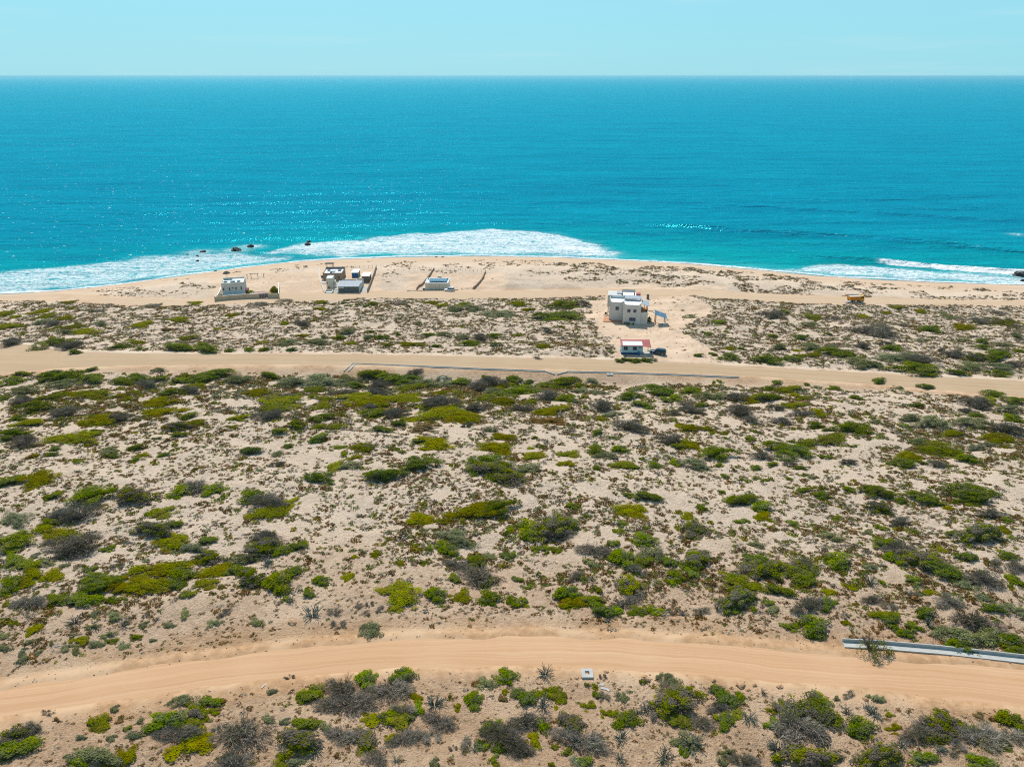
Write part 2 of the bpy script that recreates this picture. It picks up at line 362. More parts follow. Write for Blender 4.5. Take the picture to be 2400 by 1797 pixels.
# ---------------------------------------------------------------- sea
def geom(a, b, n): return np.geomspace(a, b, n)
sxs = np.concatenate([-geom(380, 160000, 38)[::-1], spaced(-370, 371, 1.35), geom(380, 160000, 38)])
sys_ = np.concatenate([[200, 260, 290], spaced(300, 640, 0.9), 640 + geom(1.2, 109000, 118)])
SX, SY, SF = grid_mesh(sxs, sys_)
SD = SY - Ysh(SX)
def crest(pts):
    a = np.array(pts, float); x, y = sea_pt(a[:, 0], a[:, 1]); return x, y
SZ = np.zeros_like(SX)
sw = sstep(15, 80, SD) * (1 - sstep(2500, 6000, SY))
SZ += 0.40 * sw * np.sin((SY + 18 * (fbm(SX / 140, SY / 140, 81, 2) - .5) - 0.06 * SX) / 46 * 6.283)
SZ += 0.2 * sw * np.sin((SY - 0.11 * SX + 14 * (fbm(SX / 60, SY / 90, 83, 2) - .5)) / 21 * 6.283)
SZ += 0.5 * (fbm(SX / 7, SY / 3.6, 84, 3) - .5) * sstep(4, 30, SD) * (1 - sstep(700, 1500, SY))
foam = np.zeros_like(SX); crest_glint = np.zeros_like(SX)
for pts, hgt, wdt, f0 in (([(1440, 520), (1519, 528), (1700, 541), (2007, 556), (2170, 571), (2400, 592), (2600, 610)], 2.2, 5.2, 9999),
                          ([(1780, 596), (1823, 600), (2007, 611), (2170, 625), (2278, 634), (2400, 642), (2600, 655)], 2.2, 3.4, 195.0),
                          ([(1500, 470), (1800, 486), (2100, 503), (2400, 520), (2600, 534)], 1.3, 6, 9999)):
    cx, cy = crest(pts); yc = np.interp(SX, cx, cy) + 2.2 * (fbm(SX / 18, 0 * SX, 91, 3) - .5)
    on = sstep(cx[0], cx[0] + 45, SX); d = SY - yc
    crest_glint = np.maximum(crest_glint, .9 * on * np.exp(-((d - .5) / 2.2) ** 2) * (f0 > 5000) * (hgt > 2) * sstep(.45, .6, fbm(SX / 22, SX * 0, 97, 2)))  # white sun glints to be painted along the first wave crest
    SZ += hgt * on * np.exp(-np.where(d < 0, d / (wdt * .62), d / (wdt * 1.9)) ** 2) * (0.85 + .3 * vnoise(SX / 25, 0 * SX, 93))
    foam = np.maximum(foam, sstep(f0, f0 + 14, SX) * np.exp(-((d + 2.0) / 2.9) ** 2) * sstep(.30, .5, fbm(SX / 16, SX * 0 + 3, 95, 2)) * 1.25)
def poly_soft(pts, soft, amp=8):
    po = world_poly(pts, sea_pt)
    wx = SX + amp * (fbm(SX / 16, SY / 16, 101, 3) - .5) * 2; wy = SY + amp * (fbm(SX / 16, SY / 16, 107, 3) - .5) * 2
    sel = np.where((np.abs(SX) < 420) & (SY < 640))[0]; out = np.zeros_like(SX); acc = np.zeros(len(sel)); offs = [(0, 0), (soft, 0), (-soft, 0), (0, soft), (0, -soft), (soft * .5, soft * .5), (-soft * .5, -soft * .5)]
    for ox, oy in offs: acc += inpoly(po, wx[sel] + ox, wy[sel] + oy)
    out[sel] = acc / len(offs); return out
big = poly_soft([(590, 592), (640, 583), (720, 568), (800, 560), (900, 553), (1000, 547), (1080, 541), (1170, 536), (1250, 541), (1330, 553), (1400, 571), (1460, 597), (1500, 612), (1400, 604), (1200, 598), (1000, 598), (800, 600), (690, 598), (600, 597)], 6)
foam = np.maximum(foam, 0.80 * big)
foam = np.maximum(foam, 0.95 * poly_soft([(1240, 566), (1320, 570), (1400, 581), (1450, 597), (1380, 596), (1300, 580)], 4, 4) * big)
foam = np.maximum(foam, 0.74 * poly_soft([(-200, 655), (0, 640), (120, 628), (230, 612), (330, 603), (440, 592), (560, 590), (620, 598), (700, 600), (640, 618), (540, 630), (430, 646), (270, 668), (130, 682), (0, 690), (-200, 700)], 7))
foam = np.maximum(foam, 0.80 * poly_soft([(1900, 622), (2010, 617), (2160, 630), (2400, 648), (2560, 660), (2560, 676), (2400, 668), (2200, 661), (2050, 655), (1900, 645), (1800, 636)], 6))
foam = np.maximum(foam, 0.66 * poly_soft([(1480, 606), (1600, 612), (1700, 618), (1900, 640), (1900, 646), (1700, 628), (1560, 616)], 3))
for (rx, ry, rr) in ((553, 587, 15), (587, 578, 14), (470, 592, 16), (722, 571, 10), (2388, 549, 10), (2385, 646, 12)):
    x_, y_ = sea_pt(rx, ry); foam = np.maximum(foam, 0.72 * np.exp(-((SX - x_) / rr) ** 2 - ((SY - y_) / (rr * .8)) ** 2))
edge = SD + 5.0 * (fbm(SX / 17, 0 * SX, 111, 3) - .5)
foam = np.maximum(foam, 1.1 * np.exp(-((edge - 1.5) / 2.2) ** 2))
foam = np.maximum(foam, 0.45 * np.exp(-((edge - 9) / 5.0) ** 2) * sstep(.42, .6, fbm(SX / 40, SX * 0, 113, 2)))
glint_mask = np.clip(np.maximum(sstep(40, -160, SX) * sstep(8, 60, SD) + .2 * sstep(20, 60, SD), crest_glint), 0, 1)  # where sun sparkle is painted onto the water, mostly leftward and on the crest
shal = np.exp(-np.clip(SD, 0, None) / 85.0)
SZ = SZ + 0.25 * np.clip(foam, 0, 1) * (fbm(SX / 2.2, SY / 2.2, 117, 2) - .3)
SZ = np.where(SD < -4, np.minimum(SZ, 0) - 0.3, SZ)

def sea_material():
    m = bpy.data.materials.new('sea water'); m.use_nodes = True; t = NT(m); b = t.n['Principled BSDF']
    geo = t.new('NewGeometry').outputs['Position']; fo = t.attr('foam').outputs['Fac']; sh = t.attr('shallow').outputs['Fac']
    big = t.noise(t.scaled(geo, .0045, .012, 0, .1), 1.0, 4, .6); patch = t.noise(t.scaled(geo, .02, .045, 0, .1), 1.0, 4, .6)
    deep = t.mix(t.rng(big, .3, .7), (0.0, 0.21, 0.31), (0.0, 0.265, 0.365))
    c = t.mix(t.rng(sh, 0.02, 0.75), deep, (0.0, 0.335, 0.33)); c = t.mix(t.rng(sh, .72, 1.0), c, (0.04, 0.42, 0.40))
    c = t.mix(t.math('MULTIPLY', t.rng(patch, .45, .7), .5), c, (0.0, 0.155, 0.24))
    # lace of foam: web of two noises, denser where the foam attribute is high
    w1 = t.noise(t.scaled(geo, .16, .34, .2), 1.0, 5, .72, 1.2); w2 = t.noise(t.scaled(geo, .55, 1.0, .4), 1.0, 5, .75, .8)
    ridge = t.math('SUBTRACT', 1.0, t.math('MULTIPLY', t.math('ABSOLUTE', t.math('SUBTRACT', w1, .5)), 5.0))
    lace = t.math('ADD', t.math('MULTIPLY', ridge, .55), t.math('MULTIPLY', w2, .75))
    f = t.rng(t.math('ADD', lace, t.math('MULTIPLY', fo, .85)), 1.20, 1.62)
    f = t.math('MULTIPLY', f, t.rng(fo, .06, .22))
    milky = t.math('MULTIPLY', t.rng(fo, .12, .8), .38); c = t.mix(milky, c, (0.20, 0.50, 0.50))
    painted_glint = t.math('MULTIPLY', t.rng(t.noise(t.scaled(geo, .32, .42, .2), 1.0, 2, .5), .70, .745), t.attr('glint_mask').outputs['Fac'])  # sun glints painted as white spots in the water colour
    f = t.math('MAXIMUM', f, painted_glint)
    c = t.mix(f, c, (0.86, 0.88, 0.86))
    t.n.remove(b); out = t.n['Material Output']
    h1 = t.noise(t.scaled(geo, .32, .62, .3, .15), 1.0, 6, .62, .4); h2 = t.noise(t.scaled(geo, .035, .13, .1, -.06), 1.0, 5, .62); h4 = t.noise(t.scaled(geo, .006, .022, .1, -.05), 1.0, 4, .6); h3 = t.noise(t.scaled(geo, 1.5, 2.2, .3, .3), 1.0, 4, .65)
    hgt = t.math('ADD', t.math('ADD', t.math('MULTIPLY', h1, 2.0), t.math('MULTIPLY', h2, 4.2)), t.math('ADD', t.math('MULTIPLY', h3, .32), t.math('MULTIPLY', h4, 16.0)))
    bp = t.new('Bump'); bp.inputs['Distance'].default_value = 1.0; bp.inputs['Strength'].default_value = .9
    t.l.new(hgt, bp.inputs['Height'])
    di = t.new('BsdfDiffuse'); t.l.new(c, di.inputs[0]); t.l.new(bp.outputs[0], di.inputs['Normal'])
    gl = t.new('BsdfGlossy'); gl.inputs[0].default_value = (0.05, 0.78, 0.92, 1); gl.inputs['Roughness'].default_value = .13
    bg = t.new('Bump'); bg.inputs['Distance'].default_value = 1.0; bg.inputs['Strength'].default_value = .3; t.l.new(hgt, bg.inputs['Height']); t.l.new(bg.outputs[0], gl.inputs['Normal'])
    fr = t.new('Fresnel'); fr.inputs[0].default_value = 1.33; t.l.new(bp.outputs[0], fr.inputs['Normal'])
    fac = t.math('MULTIPLY', t.math('MINIMUM', fr.outputs[0], .60), t.math('SUBTRACT', 1.0, f))
    ms = t.new('MixShader'); t.l.new(fac, ms.inputs[0]); t.l.new(di.outputs[0], ms.inputs[1]); t.l.new(gl.outputs[0], ms.inputs[2]); t.l.new(ms.outputs[0], out.inputs[0])
    return m
link('sea', mesh_np('sea', np.stack([SX, SY, SZ], 1), SF, sea_material(), True, {'foam': ('FLOAT', np.clip(foam, 0, 1.3)), 'shallow': ('FLOAT', shal), 'glint_mask': ('FLOAT', glint_mask)}), kind='structure')

# ---------------------------------------------------------------- the air
def haze():
    m = bpy.data.materials.new('thin sea haze'); m.use_nodes = True; t = NT(m); t.n.clear()
    o = t.new('OutputMaterial'); v = t.new('VolumePrincipled'); v.inputs['Color'].default_value = (0.36, 0.64, 0.71, 1); v.inputs['Density'].default_value = HAZE
    v.inputs['Anisotropy'].default_value = 0.25
    t.l.new(v.outputs[0], o.inputs['Volume']); m.cycles.homogeneous_volume = True
    x, y0, y1, z0, z1 = 170000, -420, 112000, -9, CAMZ + 1.5
    V = [(a, b_, c) for c in (z0, z1) for b_ in (y0, y1) for a in (-x, x)]
    F = [(0, 2, 3, 1), (4, 5, 7, 6), (0, 1, 5, 4), (2, 6, 7, 3), (0, 4, 6, 2), (1, 3, 7, 5)]
    link('haze', mesh_np('haze', V, F, m), kind='stuff')
HAZE = 4.2e-5
if HAZE > 0: haze()
# ---------------------------------------------------------------- vegetation: shapes
def foliage_material(name, cols, dead, dead_amt, trans=.35):
    m = bpy.data.materials.new(name); m.use_nodes = True; t = NT(m); b = t.n['Principled BSDF']
    ti = t.attr('tint').outputs['Fac']; rnd = t.new('ObjectInfo').outputs['Random']
    c = t.mix(t.rng(ti, .12, .5), cols[0], cols[1]); c = t.mix(t.rng(ti, .5, .95), c, cols[2])
    c = t.mix(t.math('MULTIPLY', t.rng(t.attr('dead').outputs['Fac'], .5, .6), dead_amt), c, dead)
    hs = t.new('HueSaturation'); t.l.new(c, hs.inputs['Color'])
    t.l.new(t.rng(rnd, 0, 1, .488, .512, False), hs.inputs['Hue']); t.l.new(t.rng(rnd, 0, 1, 1.28, 1.0, False), hs.inputs['Saturation']); t.l.new(t.rng(t.math('FRACT', t.math('MULTIPLY', rnd, 7.31)), 0, 1, .80, 1.22, False), hs.inputs['Value'])
    t.n.remove(b); di = t.new('BsdfDiffuse'); tr = t.new('BsdfTranslucent'); ms = t.new('MixShader'); ms.inputs[0].default_value = trans     # thin leaves let the sun through
    t.l.new(hs.outputs[0], di.inputs[0]); t.l.new(hs.outputs[0], tr.inputs[0]); t.l.new(di.outputs[0], ms.inputs[1]); t.l.new(tr.outputs[0], ms.inputs[2]); t.l.new(ms.outputs[0], t.n['Material Output'].inputs[0])
    return m
GREY = (0.21, 0.185, 0.155)
FM = {'g': foliage_material('green leaves', ((.055, .082, .004), (.155, .21, .006), (.29, .30, .012)), GREY, .4),
      'o': foliage_material('olive leaves', ((.08, .092, .006), (.21, .235, .009), (.33, .285, .016)), (.20, .13, .06), .45),
      's': foliage_material('sage leaves', ((.12, .13, .055), (.225, .24, .105), (.35, .36, .20)), GREY, .35),
      'd': foliage_material('dry twigs', ((.13, .11, .09), (.25, .215, .175), (.40, .345, .28)), (.10, .10, .04), .6, .12),
      'm': foliage_material('half dry leaves', ((.07, .085, .008), (.165, .19, .012), (.29, .28, .02)), (.18, .155, .125), 1.0),
      'b': foliage_material('rusty leaves', ((.12, .062, .026), (.26, .145, .065), (.38, .24, .13)), (.13, .13, .05), .7),
      'c': foliage_material('spiny stems', ((.06, .07, .05), (.17, .20, .16), (.32, .34, .29)), (.14, .11, .09), .5, .0)}
M_STEM = mat('woody stems', (0.13, 0.105, 0.085), 0.9, 0.1)

def leaf_cloud(seed, n, leaf, nclump, mode):
    """Leaves of one shrub in a unit dome (radius 1, height 1): quads in uneven clumps with gaps."""
    q = np.random.default_rng(seed)
    nl = q.integers(4, 8); la = q.uniform(0, 6.283, nl); ll = q.uniform(.55, 1.05, nl); li = q.integers(0, nl, nclump)
    tt = q.uniform(0, 1, nclump) ** .7 * ll[li]; wob = q.normal(0, .17, (2, nclump))
    cx, cy = np.cos(la[li]) * tt + wob[0], np.sin(la[li]) * tt + wob[1]
    rad = np.clip(np.hypot(cx, cy), 0, 1.0)
    cr = q.uniform(.20, .40, nclump) * (1.0 if nclump < 20 else (.8 if nclump < 60 else .6))
    ctop = np.sqrt(np.clip(1 - rad ** 2 * .85, .05, 1)) * q.uniform(.62, 1.05, nclump)
    ct = q.random(nclump); cd = q.random(nclump)
    k = q.choice(nclump, n, p=cr ** 2 / (cr ** 2).sum())
    a = q.uniform(0, 6.283, n); zz = q.uniform(-.25, 1, n); rr = np.sqrt(1 - np.clip(zz, 0, 1) ** 2)
    sh = q.uniform(.72, 1.03, n); inner = q.random(n) < .22; sh = np.where(inner, q.uniform(.2, .8, n), sh)
    px = cx[k] + cr[k] * rr * np.cos(a) * sh; py = cy[k] + cr[k] * rr * np.sin(a) * sh
    pz = np.clip(ctop[k] - cr[k] * .8 + cr[k] * zz * sh * .95, .015, None)
    pz = np.where(zz < 0, pz * q.random(n), pz)
    nrm = np.stack([np.cos(a) * rr, np.sin(a) * rr, np.clip(zz, 0, 1) + .75], 1) + q.normal(0, .55, (n, 3)); nrm /= np.linalg.norm(nrm, axis=1)[:, None]
    t1 = np.cross(nrm, q.normal(0, 1, (n, 3))); t1 /= np.linalg.norm(t1, axis=1)[:, None] + 1e-9; t2 = np.cross(nrm, t1)
    s = leaf * q.uniform(.55, 1.35, n)[:, None]; ln = 1.5 if mode != 'twig' else 3.2; wd = .75 if mode != 'twig' else .22
    if mode == 'twig':
        t1 = np.stack([px, py, np.full(n, .8)], 1) + q.normal(0, .55, (n, 3)); t1 /= np.linalg.norm(t1, axis=1)[:, None]; t2 = np.cross(t1, q.normal(0, 1, (n, 3))); t2 /= np.linalg.norm(t2, axis=1)[:, None] + 1e-9
    c = np.stack([px, py, pz], 1)
    V = np.stack([c - t1 * s * ln * .5, c + t2 * s * wd * .5 - nrm * s * .12, c + t1 * s * ln * .5, c - t2 * s * wd * .5 - nrm * s * .12], 1)
    ti = np.clip(.5 * ct[k] + .5 * q.random(n), 0, 1); de = np.clip(cd[k] * .75 + .3 * q.random(n), 0, 1)
    return V.reshape(-1, 3), np.repeat(ti, 4), np.repeat(de, 4)
def tube_net(paths, sides=3):
    """Tapered tubes along paths [(points, r0, r1)] -> verts, quads."""
    V, F, o = [], [], 0
    for pts, r0, r1 in paths:
        p = np.asarray(pts, float); n = len(p)
        for i in range(n):
            d = p[min(i + 1, n - 1)] - p[max(i - 1, 0)]; d = d / (np.linalg.norm(d) + 1e-9)
            u = np.cross(d, (0.31, 0.2, 0.93)); u /= np.linalg.norm(u) + 1e-9; w = np.cross(d, u); r = r0 + (r1 - r0) * i / (n - 1)
            for k in range(sides):
                a = 6.283 * k / sides; V.append(p[i] + (u * math.cos(a) + w * math.sin(a)) * r)
        for i in range(n - 1):
            for k in range(sides): F.append((o + i * sides + k, o + i * sides + (k + 1) % sides, o + (i + 1) * sides + (k + 1) % sides, o + (i + 1) * sides + k))
        o += n * sides
    return np.array(V), np.array(F)
def stems(seed, n, spread, r0, r1, fork=0, up=.55, bend=.25):
    q = random.Random(seed); out = []
    for i in range(n):
        a = q.uniform(0, 6.283); b = q.uniform(.15, 1) ** .6 * spread; L = q.uniform(.7, 1.02)
        end = np.array([math.cos(a) * b * L, math.sin(a) * b * L, L * (up + (1 - up) * q.random()) * math.sqrt(max(.08, 1 - (b * .8) ** 2))])
        s = np.array([math.cos(a) * .06, math.sin(a) * .06, 0.0]); mid = s + (end - s) * .5 + np.array([q.uniform(-1, 1), q.uniform(-1, 1), q.uniform(.2, 1)]) * bend * .4
        out.append(([s, mid, end], r0, r1))
        for f in range(fork):
            t = q.uniform(.3, .8); st = s + (end - s) * t + (mid - (s + end) / 2) * .6
            e2 = st + (end - s) * q.uniform(.25, .5) + np.array([q.uniform(-1, 1), q.uniform(-1, 1), q.uniform(-.3, .7)]) * .26; e2[2] = max(e2[2], .03)
            out.append(([st, (st + e2) / 2 + np.array([0, 0, .03]), e2], r0 * .65, r1))
    return out
def leaf_mesh(name, seed, n, leaf, nc, kind, mode='leaf'):
    V, ti, de = leaf_cloud(seed, n, leaf, nc, mode)
    return mesh_np(name, V, np.arange(len(V)).reshape(-1, 4), FM[kind], False, {'tint': ('FLOAT', ti), 'dead': ('FLOAT', de)})
def stem_mesh(name, paths, m, sides=3):
    V, F = tube_net(paths, sides); q = np.random.default_rng(len(V))
    per = np.repeat(q.random(len(V) // sides + 1), sides)[:len(V)]
    return mesh_np(name, V, F, m, True, {'tint': ('FLOAT', np.clip(per * .7 + .3 * V[:, 2], 0, 1)), 'dead': ('FLOAT', per)})

LIB = {}
for kd in 'gosmb':
    for sz, (n, leaf, nc, nv) in {'big': (6500, .052, 80, 5), 'mid': (2600, .085, 34, 6), 'small': (820, .145, 15, 6)}.items():
        for v in range(nv): LIB.setdefault((kd, sz), []).append((leaf_mesh('foliage', 1000 + v * 7 + ord(kd) * 31 + n, n, leaf * (.85 if kd == 's' else 1), nc, kd), stem_mesh('stem', stems(50 + v, 16, .75, .022, .006), M_STEM)))
for sz, (n, leaf, ns, nv, nc) in {'big': (4200, .066, 130, 3, 40), 'mid': (1700, .10, 70, 4, 18), 'small': (520, .16, 26, 3, 8)}.items():
    for v in range(nv): LIB.setdefault(('d', sz), []).append((leaf_mesh('foliage', 3000 + v + n, n, leaf, nc, 'd', 'twig'), stem_mesh('stem', stems(80 + v + ns, ns, 1.0, .014, .004, 1), FM['d'])))
for v in range(5):
    LIB.setdefault(('c', 'mid'), []).append((None, stem_mesh('stem', stems(200 + v, 26, 1.0, .030, .022, 1, .45, .35), FM['c'], 5)))

